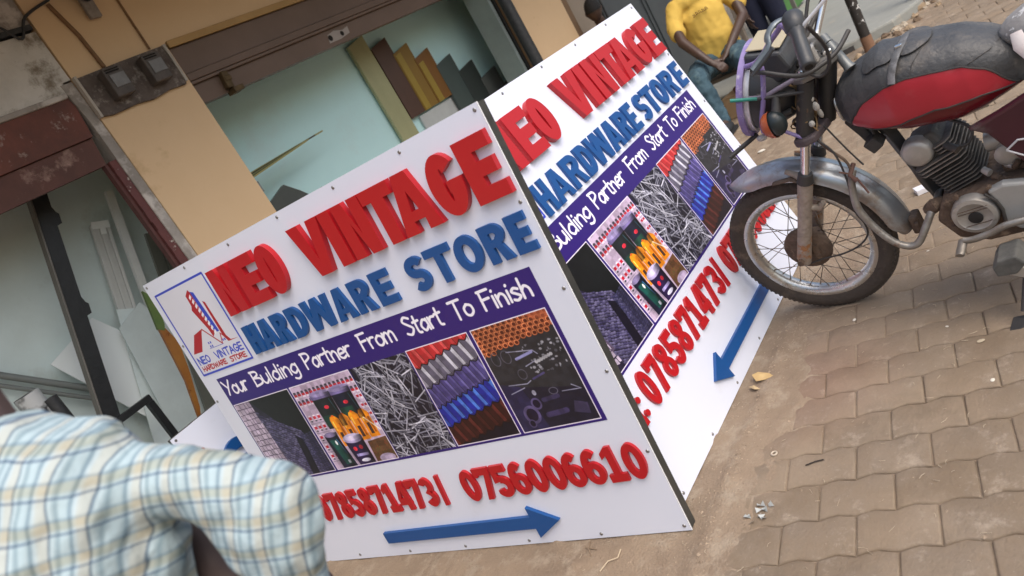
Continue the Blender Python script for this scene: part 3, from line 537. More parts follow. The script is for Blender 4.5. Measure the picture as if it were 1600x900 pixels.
def ph_roof(c, W, H):
    c.rect(0, 0, W, H, (22, 16, 30)); bands = [((176, 40, 46), (236, 96, 96)), ((96, 92, 112), (236, 236, 248)), ((72, 64, 124), (126, 118, 186)), ((34, 40, 150), (90, 150, 240)), ((52, 20, 20), (104, 44, 40))]
    for k in range(4, -1, -1):
        yt = H*(1.06-k*.205); yb = yt-H*.235; n = 10 if k == 2 else 7
        top = []; 
        for s_ in range(n+2):
            for q, (f, d) in enumerate(((0, 0), (.5, 1), (.62, 1), (.95, 0))):
                xx = (s_+f-1)/n*W; top.append((xx, yb+(xx/W)*H*.16-d*H*.03))
        base, hi = bands[k]
        c.poly(top+[(W*1.3, yt+H*.2), (-20, yt+H*.02)], base)
        for s_ in range(-1, n+1):
            x = (s_+.15)/n*W; sl_ = .10*W; yy = yb+(x/W)*H*.16
            c.poly([(x, yy), (x+W/n*.42, yy+H*.01), (x+W/n*.42-sl_, yy+H*.20), (x-sl_, yy+H*.19)], hi, .75 if rr.random() < .6 else .4); c.line([(x+W/n*.45, yy-H*.02), (x+W/n*.45-sl_, yy+H*.19)], 3, tuple(int(v*.5) for v in base))
        c.line(top, 4, (10, 8, 14))
def ph_pipe(c, W, H):
    c.rect(0, 0, W, H, (44, 44, 50)); c.poly([(0, 0), (W, 0), (W, H*.3), (0, H*.45)], (30, 28, 46)); c.poly([(0, 0), (W*.36, 0), (W*.25, H*.42), (0, H*.48)], (46, 42, 84), .7)
    for r in range(7):
        for k in range(15):
            x = W*(.0+k*.075)+(r % 2)*W*.036; y = H*(.99-r*.038)
            if y < H*(.80+.0*x/W)-0*r and x > W*.85: continue
            if y < H*(.745+.10*(x/W)): continue
            c.ell(x, y, 13, 12, (150, 74, 44)); c.ell(x, y, 11, 10, (226, 138, 92)); c.ell(x+1, y-1, 8, 7, (92, 36, 22))
    c.poly([(W*.72, H), (W, H), (W, H*.93), (W*.80, H*.95)], (190, 96, 64), .6)
    L_ = (150, 150, 176)
    for cx, cy, rx, ry in ((.13, .70, 18, 26), (.27, .70, 20, 26), (.36, .52, 18, 20), (.62, .32, 18, 13)): c.line([(W*cx+rx*cos(t), H*cy+ry*sin(t)) for t in np.linspace(0, 2*pi, 22)], 3, (96, 94, 110))
    for k in range(46): x, y = rr.uniform(.5, .97)*W, rr.uniform(.5, .76)*H; g = rr.randint(90, 190); c.ell(x, y, rr.uniform(2, 7), rr.uniform(2, 6), (g, g, g+12), .8)
    for p in (((.30, .74), (.62, .70), (.66, .66)), ((.12, .45), (.36, .43), (.42, .45)), ((.1, .37), (.3, .40)), ((.45, .58), (.6, .61)), ((.72, .30), (.95, .29), (.86, .34))): c.line([(W*a, H*b) for a, b in p], 4, L_)
    c.line([(W*.38, H*.66), (W*.60, H*.69)], 11, (140, 140, 190)); c.line([(W*.46, H*.46), (W*.62, H*.49)], 8, (72, 66, 110))
    for k in range(7): c.ell(W*(.60+k*.035), H*(.595+.006*k), 7, 7, (206, 206, 214), .8)
    for cx, cy, r in ((.22, .15, 30), (.34, .24, 19), (.17, .07, 14)): c.ell(W*cx, H*cy, r*1.2, r*1.3, (88, 78, 120)); c.ell(W*cx, H*cy, r*.8, r*.9, (26, 20, 44))
    c.line([(W*.42, H*.12), (W*.66, H*.13)], 22, (62, 54, 92)); c.line([(W*.45, H*.26), (W*.64, H*.27)], 18, (54, 48, 80)); c.poly([(W*.74, H*.10), (W*.92, H*.06), (W*.94, H*.16), (W*.80, H*.2)], (60, 54, 84)); c.ell(W*.38, H*.34, 9, 11, (190, 190, 214), .8)
for a, b, fn, frm in ((.078, .455, ph_stone, 1), (.470, .829, ph_paint, 1), (.836, 1.130, ph_nails, 0), (1.137, 1.419, ph_roof, 1), (1.436, 1.736, ph_pipe, 1)):
    clipped(X(a), X(b), fn)
    if frm: cv.line([(X(a), PY0), (X(b), PY0), (X(b), PY1), (X(a), PY1), (X(a), PY0)], 4.2, (232, 226, 240))
m_banner = cv.material('banner print')
# logo
LU0, LU1, LV0, LV1 = .0, .378, .972, 1.366; K2 = 1500
lg = Cv(int((LU1-LU0)*K2), int((LV1-LV0)*K2), (212, 214, 226)); LX = lambda u: (u-LU0)*K2; LY = lambda v: (v-LV0)*K2
P2 = lambda L_: [(LX(a), LY(b)) for a, b in L_]
RED, BLU = (168, 22, 34), (48, 66, 190)
lg.line(P2([(.010, 1.360), (.370, 1.360), (.370, .979), (.006, .979), (.010, 1.360)]), 13, BLU)
lg.poly(P2([(.197, 1.307), (.229, 1.326), (.236, 1.313), (.24, 1.129), (.217, 1.115), (.213, 1.152), (.182, 1.245), (.196, 1.262)]), RED)
lg.poly(P2([(.236, 1.316), (.256, 1.307), (.272, 1.128), (.243, 1.128)]), BLU)
for k in range(9):
    v = 1.295-k*.0205; u = .207+k*.0032; lg.poly(P2([(u+.003, v), (u+.020, v+.012), (u+.022, v-.001), (u+.005, v-.012)]), (232, 232, 238))
lg.poly(P2([(.277, 1.262), (.290, 1.254), (.296, 1.102), (.310, 1.080), (.360, 1.076), (.290, 1.076), (.276, 1.104)]), RED)
lg.poly(P2([(.176, 1.163), (.102, 1.151), (.027, 1.077), (.092, 1.075), (.160, 1.150)]), RED)
lg.line(P2([(.172, 1.160), (.247, 1.076)]), 9, RED); lg.line(P2([(.247, 1.078), (.268, 1.118), (.302, 1.078)]), 8, RED); lg.line(P2([(.15, 1.075), (.25, 1.074)]), 3, BLU)
for a, b in ((.163, 1.099), (.177, 1.099), (.163, 1.083), (.177, 1.083), (.262, 1.09), (.275, 1.09)): lg.rect(LX(a)-6, LY(b)-8, LX(a)+6, LY(b)+6, BLU)
def bold(word, x0, x1, y, h, wd, col): write(lg, word, x0, x1, y, h, wd, col)
bold('NEO', LX(.028), LX(.112), LY(1.026), .030*K2, 10, BLU); bold('VINTAGE', LX(.158), LX(.352), LY(1.026), .030*K2, 10, BLU)
bold('HARDWARE', LX(.028), LX(.205), LY(.994), .020*K2, 8, RED); bold('STORE', LX(.235), LX(.345), LY(.994), .020*K2, 8, RED)
m_logo = lg.material('logo print')

# ------------------------------------------------------------------ raised letters
def arc(cx, cy, rx, ry, a0, a1, n=18): return [(cx+rx*cos(radians(a0+(a1-a0)*i/n)), cy+ry*sin(radians(a0+(a1-a0)*i/n))) for i in range(n+1)]
def thick(path, wx, wy=None):
    wy = wy or wx; P = [Vector((p[0]/wx, p[1]/wy)) for p in path]; L = []; Rr = []
    for i, p in enumerate(P):
        t = (P[min(i+1, len(P)-1)]-P[max(i-1, 0)]).normalized(); n = Vector((-t.y, t.x))*.5; L.append(((p.x+n.x)*wx, (p.y+n.y)*wy)); Rr.append(((p.x-n.x)*wx, (p.y-n.y)*wy))
    return L+Rr[::-1]
def glyph(c, w, h, s, t):   # width, height, stem width, bar thickness (metres) -> list of (outer, holes...)
    g = lambda L_: [(a*w, b*h) for a, b in L_]
    a = s/w; b = t/h
    if c == 'I': return [[g([(0, 0), (1, 0), (1, 1), (0, 1)])]]
    if c == 'H': return [[g([(0, 0), (a, 0), (a, .5-b/2), (1-a, .5-b/2), (1-a, 0), (1, 0), (1, 1), (1-a, 1), (1-a, .5+b/2), (a, .5+b/2), (a, 1), (0, 1)])]]
    if c == 'E': return [[g([(0, 0), (1, 0), (1, b), (a, b), (a, .5-b/2), (.92, .5-b/2), (.92, .5+b/2), (a, .5+b/2), (a, 1-b), (1, 1-b), (1, 1), (0, 1)])]]
    if c == 'T': return [[g([(.5-a/2, 0), (.5+a/2, 0), (.5+a/2, 1-b), (1, 1-b), (1, 1), (0, 1), (0, 1-b), (.5-a/2, 1-b)])]]
    if c == 'L': return [[g([(0, 0), (1, 0), (1, b), (a, b), (a, 1), (0, 1)])]]
    if c == 'N': return [[g([(0, 0), (a*.92, 0), (a*.92, .62), (1-a*.92, 0), (1, 0), (1, 1), (1-a*.92, 1), (1-a*.92, .38), (a*.92, 1), (0, 1)])]]
    if c == 'V': return [[g([(.5-a*.55, 0), (.5+a*.55, 0), (1, 1), (1-a*1.08, 1), (.5, .28), (a*1.08, 1), (0, 1)])]]
    if c == 'A': return [[g([(0, 0), (a*1.05, 0), (.5-.5*(.62-a*1.05)*1.0-.02, .20), (.5+.5*(.62-a*1.05)*1.0+.02, .20), (1-a*1.05, 0), (1, 0), (.5+a*.55, 1), (.5-a*.55, 1)]), g([(.40, .36), (.60, .36), (.5, .70)])]]
    if c == 'W': return [[g([(.22-a*.5, 0), (.22+a*.5, 0), (.5, .55), (.78-a*.5, 0), (.78+a*.5, 0), (1, 1), (1-a, 1), (.78-.01, .42), (.5+a*.45, 1), (.5-a*.45, 1), (.22+.01, .42), (a, 1), (0, 1)])]]
    if c in 'O0': return [[g(arc(.5, .5, .5, .5, 0, 360, 36)[:-1]), g(arc(.5, .5, .5-a, .5-b, 0, 360, 30)[:-1])]]
    if c == 'D': return [[g([(0, 0)]+arc(.45, .5, .55, .5, -90, 90, 20)+[(0, 1)]), g([(a, b)]+arc(.45, .5, .55-a, .5-b, -90, 90, 16)+[(a, 1-b)])]]
    if c == 'R': return [[g([(0, 0), (a, 0), (a, .40), (.46, .40), (1-a*1.15, 0), (1, 0), (.74, .44)]+arc(.52, .71, .46, .29, -58, 90, 14)+[(0, 1)]), g([(a, .40+b*.85), (.5, .40+b*.85)]+arc(.52, .71, .46-a, .29-b, -60, 90, 8)+[(a, 1-b)])]]
    if c == 'G': return [[g(arc(.5, .5, .5, .5, 38, 350, 30)+[(1, .55), (.52, .55), (.52, .55-b*.85), (1-a-.02, .55-b*.85)]+arc(.5, .5, .5-a, .5-b, 335, 45, 24))]]
    if c == 'S':
        rx = (w-s)/2; ry = (h-t)/4; q = [(w/2+rx*cos(radians(x_)), h-t/2-ry+ry*sin(radians(x_))) for x_ in range(25, 271, 15)]+[(w/2+rx*cos(radians(x_)), t/2+ry+ry*sin(radians(x_))) for x_ in range(80, -156, -15)]
        return [[thick(q, s*.92, t)]]
    if c == '/': return [[g([(0, 0), (.55, 0), (1, 1), (.45, 1)])]]
    if c in '.;': return [[[(x*w/1, y*h) for x, y in arc(.5, {'.': .18, ';': .58}[c], .5, .5*w/h, 0, 360, 14)[:-1]]]]
    if c == '1': return [[g([(.05, 0), (.95, 0), (.95, b), (.5+a*.55, b), (.5+a*.55, 1), (.5-a*.3, 1), (.08, .84), (.08, .66), (.5-a*.5, .76), (.5-a*.5, b), (.05, b)])]]
    if c == '7': return [[g([(.18, 0), (.18+a*1.05, 0), (1, 1-b), (1, 1), (0, 1), (0, .72), (a*.7, .72), (a*.7, 1-b), (1-a*1.0, 1-b)])]]
    if c == '4': return [[g([(.56, 0), (.56+a, 0), (.56+a, .2), (1, .2), (1, .2+b), (.56+a, .2+b), (.56+a, 1), (.50, 1), (0, .2+b), (0, .2), (.56, .2)]), g([(.56, .2+b), (.56, .72), (.26, .2+b)])]]
    if c == '3':
        rx = (w-s)/2; ry = (h-t)/4; q = [(w/2+rx*cos(radians(x_)), h-t/2-ry+ry*sin(radians(x_))) for x_ in range(160, -66, -15)]+[(w/2-rx*.1, h/2)]+[(w/2+rx*cos(radians(x_)), t/2+ry+ry*sin(radians(x_))) for x_ in range(65, -161, -15)]
        return [[thick(q, s, t*.9)]]
    if c == '5': return [[thick([(w*.93, h-t*.5), (s*.62, h-t*.5), (s*.5, h*.56)], s, t)[0:0] or g([(.95, 1), (.08, 1), (.03, .46), (.36, .50)]+arc(.40, .325, .58-a, .245-b*.55, 100, -100, 12)+[(.0+a*.9, .27), (.0, .24)]+arc(.45, .325, .55, .325, 215, 450, 18)[0:]+[(.36, .67), (.36, 1-b), (.95, 1-b)])]]
    if c == '6': return [[g(arc(.5, .5, .5, .5, 48, 180, 14)+arc(.5, .32, .5, .32, 180, 360+98, 24)+arc(.5, .5, .5-a*1.0, .5-b, 150, 55, 10)), g(arc(.5, .32, .5-a, .32-b*.8, 0, 360, 22)[:-1])]]
    if c == '8':
        yy = [i/28 for i in range(29)]
        def xr(y): return max(.5*sqrt(max(0, 1-((y-.28)/.28)**2)), .45*sqrt(max(0, 1-((y-.745)/.255)**2)))
        R1 = [(.5+xr(y), y) for y in yy]; L1 = [(.5-xr(y), y) for y in yy[1:-1]][::-1]
        return [[g(R1+L1), g(arc(.5, .28, .5-a, .28-b*.75, 0, 360, 16)[:-1]), g(arc(.5, .745, .45-a*.95, .255-b*.75, 0, 360, 16)[:-1])]]
    if c == 'e': return [[g(arc(.5, .5, .5, .5, -30, -360, 24)[:]+[(a, .42)][0:0]+[(.98, .42), (a*1.0, .42)]+arc(.5, .5, .5-a, .5-b, 200, 325, 10)), g([(a*1.05, .58)]+arc(.5, .52, .5-a, .5-b, 165, 15, 10)+[(1-a*1.05, .58)])]]
    return []
def letter_mesh(c, w, h, s, t, depth):
    mb = MB()
    for loops in glyph(c, w, h, s, t):
        tri = tessellate_polygon([[Vector((p[0], p[1], 0)) for p in L_] for L_ in loops]); flat = [p for L_ in loops for p in L_]; n = len(flat)
        vs = [(p[0], -depth, p[1]) for p in flat]+[(p[0], 0, p[1]) for p in flat]; fs = [tuple(q) for q in tri]; k = 0
        for L_ in loops:
            m_ = len(L_); fs += [(k+i, k+(i+1) % m_, n+k+(i+1) % m_, n+k+i) for i in range(m_)]; k += m_
        mb.add(vs, fs)
    me = bpy.data.meshes.new('letter'); me.from_pydata([tuple(v) for v in mb.v], [], mb.f)
    bm = bmesh.new(); bm.from_mesh(me); bmesh.ops.recalc_face_normals(bm, faces=bm.faces); bm.to_mesh(me); bm.free(); return me
m_red = mat('red foam lettering', (.45, .007, .013), .33, col2=(.41, .006, .012), scale=6, spec=.5); m_blue = mat('blue foam lettering', (.005, .075, .27), .38, col2=(.004, .065, .24), scale=6)
m_white = mat('white composite panel', (.70, .74, .86), .32, col2=(.68, .72, .84), scale=2, amt=.5, bump=.03, bscale=6, stain=(.62, .65, .74), stscale=3, stlo=.6, sthi=.8)
def soil_foot(m):      # dried mud specks splashed on the foot of the boards
    n = m.node_tree.nodes; l = m.node_tree.links; b = n['Principled BSDF']; src = b.inputs['Base Color'].links[0].from_socket
    tc = n.new('ShaderNodeTexCoord'); sp = n.new('ShaderNodeSeparateXYZ'); l.new(tc.outputs['Object'], sp.inputs[0])
    r = n.new('ShaderNodeMapRange'); r.inputs[1].default_value = .0; r.inputs[2].default_value = .16; r.inputs[3].default_value = .60; r.inputs[4].default_value = .30; l.new(sp.outputs['Z'], r.inputs[0])
    no = n.new('ShaderNodeTexNoise'); no.inputs['Scale'].default_value = 60; no.inputs['Detail'].default_value = 8; no.inputs['Roughness'].default_value = .7; l.new(tc.outputs['Object'], no.inputs['Vector'])
    lt = n.new('ShaderNodeMath'); lt.operation = 'SUBTRACT'; l.new(r.outputs[0], lt.inputs[0]); l.new(no.outputs[0], lt.inputs[1])
    f = n.new('ShaderNodeMapRange'); f.inputs[1].default_value = 0; f.inputs[2].default_value = .12; f.inputs[4].default_value = .5; l.new(lt.outputs[0], f.inputs[0])
    mx = n.new('ShaderNodeMix'); mx.data_type = 'RGBA'; l.new(f.outputs[0], mx.inputs[0]); l.new(src, mx.inputs[6]); mx.inputs[7].default_value = (.36, .28, .20, 1); l.new(mx.outputs[2], b.inputs['Base Color'])

m_frame = mat('dark steel box frame', (.045, .05, .05), .5, .4, col2=(.09, .085, .075), scale=14, bump=.15)
m_edge = mat('bright cut edge', (.85, .87, .9), .3)
def sign(name, label, o, ang, lean, u0, W, H, red, redv, blue, bluev, dig, digv, arrow, logo_u0, group):
    a, l = radians(ang), radians(lean); u = Vector((cos(a), sin(a), 0)); n = Vector((-sin(a), cos(a), 0)); v = Vector((0, 0, 1))*cos(l)+n*sin(l); yb = v.cross(u)
    Mx = Matrix((u, yb, v)).transposed().to_4x4(); Mx.translation = Vector(o)
    t = thing(name, label, 'sign board', group=group, mtx=Mx)
    MB().box((u0, 0, .0), (W, .004, H)).build('panel', m_white, t)
    MB().box((u0, .0045, 0.002), (u0+.03, .042, H-.002)).build('frame_side', m_frame, t); MB().box((W-.03, .0045, .002), (W-.001, .042, H-.002)).build('frame_side', m_frame, t)
    MB().box((u0+.031, .0045, .002), (W-.031, .042, .032)).build('frame_rail', m_frame, t); MB().box((u0+.031, .0045, H-.032), (W-.031, .042, H-.002)).build('frame_rail', m_frame, t)
    MB().box((u0+.031, .0045, H/2-.015), (W-.031, .04, H/2+.015)).build('frame_rail', m_frame, t); MB().box((u0+.031, .0385, .033), (W-.031, .0415, H-.033)).build('back_sheet', mat('dull back sheet', (.4, .41, .43), .5), t)
    MB().box((W-.0005, -.0005, .0), (W+.001, .0045, H)).build('edge_trim', m_edge, t)
    def uvquad(nm, x0, x1, z0, z1, y, m, cu=None):
        me = bpy.data.meshes.new(nm); me.from_pydata([(x0, y, z0), (x1, y, z0), (x1, y, z1), (x0, y, z1), (x0, y+.0006, z0), (x1, y+.0006, z0), (x1, y+.0006, z1), (x0, y+.0006, z1)], [], [(0, 1, 2, 3), (7, 6, 5, 4), (0, 4, 5, 1), (1, 5, 6, 2), (2, 6, 7, 3), (3, 7, 4, 0)])
        uv = me.uv_layers.new(name='uv'); c0 = cu if cu is not None else 0
        for p in me.polygons:
            for li in p.loop_indices:
                co = me.vertices[me.loops[li].vertex_index].co; uv.data[li].uv = (c0+(1-c0)*(co.x-x0)/(x1-x0), (co.z-z0)/(z1-z0))
        return link(nm, me, m, t)
    uvquad('printed_banner', BU0, BU1, BV0, BV1, -.0012, m_banner); uvquad('printed_logo', logo_u0, LU1, LV0, LV1, -.0012, m_logo, (logo_u0-LU0)/(LU1-LU0))
    done = {}
    def put(ch, x0, x1, z0, z1, s, th, dep, m, nm):
        k = (ch, round(x1-x0, 3), round(z1-z0, 3), m.name)
        if k not in done: done[k] = letter_mesh(ch, x1-x0, z1-z0, s, th, dep)
        ob = link(nm, done[k], m, t); ob.location = (x0, -.0002, z0); return ob
    for ch, x0, x1 in red: put(ch, x0, x1, redv[0], redv[1], .054 if ch != 'I' else x1-x0, .044, .022, m_red, 'raised_letter')
    for ch, x0, x1 in blue: put(ch, x0, x1, bluev[0], bluev[1], .029, .027, .012, m_blue, 'raised_letter')
    for ch, x0, x1 in dig: put(ch, x0, x1, digv[0], digv[1] if ch != 'e' else digv[0]+(digv[1]-digv[0])*.68, .0245, .028, .011, m_red, 'raised_digit' if ch.isdigit() else 'raised_letter')
    x0, x1, x2, zc, hs, hh = arrow
    MB().prism([(x0, zc-hs), (x1, zc-hs), (x1, zc-hh), (x2, zc), (x1, zc+hh), (x1, zc+hs), (x0, zc+hs)], -.014, -.0002, 'y').build('raised_arrow', m_blue, t)
    sc = MB().lathe([(0, -.0022), (.0045, -.0022), (.0065, 0)], (0, 0, 0), 'y', 10).mesh('screw'); sc.materials.append(mat('screw', (.30, .30, .31), .35, .8))
    ps = [(u0+.018+i*(W-u0-.036)/6, zz) for zz in (.018, H-.018) for i in range(7)]+[(xx, .018+j*(H-.036)/5) for xx in (u0+.018, W-.018) for j in range(1, 5)]
    for px_, pz in ps: ob = link('screw', sc, None, t); ob.location = (px_+random.uniform(-.004, .004), -.0003, pz+random.uniform(-.003, .003))
    return t
red1 = [('N', .418, .546), ('E', .571, .700), ('O', .706, .822), ('V', .935, 1.100), ('I', 1.103, 1.161), ('N', 1.175, 1.303), ('T', 1.308, 1.440), ('A', 1.413, 1.571), ('G', 1.580, 1.702), ('E', 1.715, 1.835)]
f2 = lambda x: -.108+1.048*x
red2 = [(c, f2(a_), f2(b_)) for c, a_, b_ in red1]; red2[-1] = ('E', 1.692, 1.812)
blue1 = [('H', .417, .492), ('A', .500, .585), ('R', .597, .672), ('D', .690, .775), ('W', .786, .930), ('A', .940, 1.035), ('R', 1.050, 1.138), ('E', 1.162, 1.246), ('S', 1.325, 1.410), ('T', 1.420, 1.525), ('O', 1.536, 1.635), ('R', 1.650, 1.736), ('E', 1.752, 1.822)]
blue2 = [('H', .384, .468), ('A', .478, .590), ('R', .606, .706), ('D', .722, .804), ('W', .812, .955), ('A', .962, 1.060), ('R', 1.075, 1.160), ('E', 1.172, 1.243), ('S', 1.285, 1.365), ('T', 1.375, 1.470), ('O', 1.480, 1.575), ('R', 1.598, 1.700), ('E', 1.735, 1.812)]
def digs(n1, a0, p1, n2, b0, p2, sl, tel):
    L_ = [(c, a0+i*p1, a0+i*p1+p1*.86) for i, c in enumerate(n1)]+[('/', sl, sl+.032)]+[(c, b0+i*p2, b0+i*p2+p2*.95) for i, c in enumerate(n2)]
    return L_+[('T', tel-.125, tel-.065), ('e', tel-.066, tel-.01), ('L', tel+.004, tel+.034), ('.', tel+.042, tel+.066), (';', tel+.042, tel+.066)]
d1 = digs('0785871473', .222, .0705, '0756006610', 1.062, .0755, .937, .11); d2 = digs('0785871473', .178, .080, '0756006610', 1.07, .0735, .983, .075)
B1 = sign('sign_board', 'large white sign with a right pointing blue arrow standing nearest the camera', (1.4556, 3.1372, 0.004), -85.987, 4.82, -.03, 1.8462, 1.4226, red1, (1.162, 1.352), blue1, (.987, 1.106), d1, (.207, .335), (.523, 1.284, 1.397, .0945, .0245, .063), LU0, 'hardware store sign boards')
B2 = sign('sign_board', 'large white sign with a left pointing blue arrow, partly behind the motorcycle wheel', (1.7080, 1.3663, 0.004), -1.182, 12.96, .006, 1.8462, 1.4226, red2, (1.150, 1.335), blue2, (.964, 1.090), d2, (.253, .388), (1.235, .622, .515, .108, .0225, .060), .02, 'hardware store sign boards')
# small third sign behind
b3 = thing('sign_board', 'blank cornered low white sign peeking out behind the left end of the front sign', 'sign board', (1.41, 3.50, 0), 'hardware store sign boards')
MB().box((0, 0, 0.01), (1.3, .004, .782)).build('panel', m_white, b3); MB().box((.001, .0045, .011), (1.299, .03, .781)).build('frame', m_frame, b3)
for px_, pz in ((.02, .765), (.3, .765), (.02, .4)): MB().lathe([(0, -.002), (.006, -.002), (.007, 0)], (px_, 0, pz), 'y', 10).build('screw', MATS['screw'], b3)
def let3(ch, x, z, w_, h_, s, t_, d, m): ob = link('raised_letter', letter_mesh(ch, w_, h_, s, t_, d), m, b3); ob.location = (x, -.0002, z)
let3('S', .135, .36, .17, .245, .05, .055, .018, m_blue); let3('O', .34, .36, .16, .24, .05, .05, .018, m_blue); let3('O', .07, .645, .03, .02, .01, .008, .003, m_red)
# ------------------------------------------------------------------ motorcycle
ya, le = radians(82.508), radians(9.638)
bf = Vector((cos(ya), sin(ya), 0)); bl0 = Vector((-sin(ya), cos(ya), 0)); bu = Vector((0, 0, 1))*cos(le)+bl0*sin(le); bl_ = bl0*cos(le)-Vector((0, 0, 1))*sin(le)
Mx = Matrix((bf, bl_, bu)).transposed().to_4x4(); Mx.translation = (2.8305, 1.0469, .0)
bike = thing('motorcycle', 'worn motorcycle with red and black tank leaning on its stand, front wheel against the sign', 'motorcycle', mtx=Mx)
m_tyre = mat('dusty rubber', (.07, .054, .042), .85, col2=(.045, .036, .03), scale=12, bump=.4, bscale=90, stain=(.14, .105, .075), stscale=11, stlo=.52, sthi=.68)
m_chr = mat('dull chrome', (.62, .62, .60), .28, .9, col2=(.42, .40, .37), scale=14, bump=.2, bscale=30, stain=(.26, .19, .13), stscale=22, stlo=.58, sthi=.68)
m_chr2 = mat('clean chrome', (.8, .82, .84), .16, 1, col2=(.7, .7, .7), scale=4)
m_rust = mat('rusty brown casting', (.17, .115, .08), .8, .2, col2=(.075, .05, .036), scale=22, bump=.8, bscale=50, stain=(.30, .21, .14), stscale=16, stlo=.58, sthi=.68)
m_slid = mat('grimy fork slider', (.42, .36, .30), .7, .3, col2=(.26, .21, .17), scale=25, bump=.6, bscale=60, stain=(.36, .17, .07), stscale=14, stlo=.56, sthi=.62)
m_alc = mat('worn aluminium', (.46, .44, .41), .45, .5, col2=(.33, .31, .28), scale=14, bump=.2, stain=(.2, .15, .11), stscale=9, stlo=.58, sthi=.7)
m_fin = mat('sooty engine fins', (.15, .14, .125), .65, .35, col2=(.08, .072, .064), scale=16, bump=.4, stain=(.3, .27, .23), stscale=20, stlo=.6, sthi=.68)
m_blk = mat('dusty black frame paint', (.022, .022, .024), .55, col2=(.05, .045, .04), scale=10, bump=.2, stain=(.15, .11, .08), stscale=9, stlo=.6, sthi=.72)
m_pla = mat('black grip plastic', (.05, .055, .06), .42, col2=(.03, .03, .033), scale=10, bump=.15)
m_lea = mat('worn black leather', (.065, .066, .068), .5, col2=(.035, .036, .038), scale=9, bump=.35, bscale=70, stain=(.13, .115, .10), stscale=8, stlo=.55, sthi=.72)
m_tred = mat('glossy red vinyl', (.42, .022, .038), .36, col2=(.35, .018, .03), scale=4, bump=.25, bscale=6, stain=(.42, .07, .08), stscale=7, stlo=.55, sthi=.75)
m_dred = mat('dark red tank paint', (.15, .008, .014), .22, col2=(.11, .006, .012), scale=6, stain=(.22, .10, .09), stscale=12, stlo=.6, sthi=.72)
m_pur = mat('purple plastic tubing', (.27, .21, .44), .45, col2=(.19, .15, .33), scale=20, bump=.15, stain=(.5, .46, .56), stscale=25, stlo=.6, sthi=.7)
m_pipe = mat('galvanised guard pipe', (.33, .32, .30), .45, .6, col2=(.22, .19, .16), scale=20, bump=.3, stain=(.19, .10, .06), stscale=16, stlo=.58, sthi=.68)
def B(name, mb, m, par=None, smooth=True, **k): return mb.build(name, m, par or bike, smooth, **k)
def wheel(cx, parent_name):
    c = (cx, 0, .312)
    tp = [(.244, -.026), (.262, -.036), (.285, -.038), (.302, -.029), (.3105, -.012), (.312, 0), (.3105, .012), (.302, .029), (.285, .038), (.262, .036), (.244, .026)]
    ty = B('tyre', MB().lathe(tp, c, 'y', 72, True), m_tyre)
    tr = MB()
    for k in range(96):
        a0 = 2*pi*k/96
        for sgn in (-1, 1):
            p = [Vector((c[0]+cos(a0+da)*rr_, yy*sgn, c[2]+sin(a0+da)*rr_)) for da, rr_, yy in ((0, .3127, .003), (.03, .3127, .003), (.045, .305, .03), (.015, .305, .03))]
            q = [v+Vector((cos(a0), 0, sin(a0)))*-.006 for v in p]; tr.add(p+q, [(0, 1, 2, 3), (0, 4, 5, 1), (1, 5, 6, 2), (2, 6, 7, 3), (3, 7, 4, 0)])
    o = B('tread', tr, m_tyre, ty, False); o['kind'] = 'stuff'
    rm = B('rim', MB().lathe([(.247, -.028), (.248, -.024), (.240, -.020), (.228, -.017), (.222, -.010), (.2205, 0), (.222, .010), (.228, .017), (.240, .020), (.248, .024), (.247, .028), (.236, .0275), (.224, .021), (.2165, .012), (.215, 0), (.2165, -.012), (.224, -.021), (.236, -.0275)], c, 'y', 72, True), m_chr, ty)
    hb = B('hub', MB().lathe([(0, -.055), (.016, -.055), (.02, -.045), (.050, -.043), (.058, -.03), (.070, .0), (.080, .012), (.085, .018), (.086, .034), (.078, .043), (.03, .05), (.018, .052), (.017, .07), (0, .07)], c, 'y', 32), m_rust, ty)
    B('brake_plate', MB().lathe([(.0855, .019), (.090, .023), (.089, .037), (.078, .046), (.035, .053), (.0, .054)], c, 'y', 32).box((c[0]-.05, .05, c[2]-.025), (c[0]-.03, .064, c[2]+.02)), m_rust, ty)
    sp = MB().tube([(0, 0, 0), (0, 0, 1)], .0016, 5).mesh('spoke'); sp.materials.append(mat('spoke steel', (.34, .30, .26), .5, .6, col2=(.15, .1, .07), scale=60)); sp.polygons.foreach_set('use_smooth', [True]*len(sp.polygons))
    npm = MB().tube([(0, 0, 0), (0, 0, .014)], .003, 6).mesh('nipple'); npm.materials.append(sp.materials[0])
    for k in range(36):
        side = 1 if k % 2 else -1; hs = 1 if (k//2) % 2 else -1; ar = 2*pi*(k+.5)/36; ah = ar+hs*radians(54); rh = .080 if side > 0 else .056
        a_ = Vector((c[0]+rh*cos(ah), side*.028, c[2]+rh*sin(ah))); b_ = Vector((c[0]+.219*cos(ar), side*.004, c[2]+.219*sin(ar)))
        d = b_-a_; q = d.to_track_quat('Z', 'Y'); ob = link('spoke', sp, None, ty); ob.location = a_; ob.rotation_mode = 'QUATERNION'; ob.rotation_quaternion = q; ob.scale = (1, 1, d.length)
        ob = link('spoke_nipple', npm, None, ty); ob.location = b_-d.normalized()*.011; ob.rotation_mode = 'QUATERNION'; ob.rotation_quaternion = q
    return ty
fw_ = wheel(0, 'front'); wheel(-1.25, 'rear')
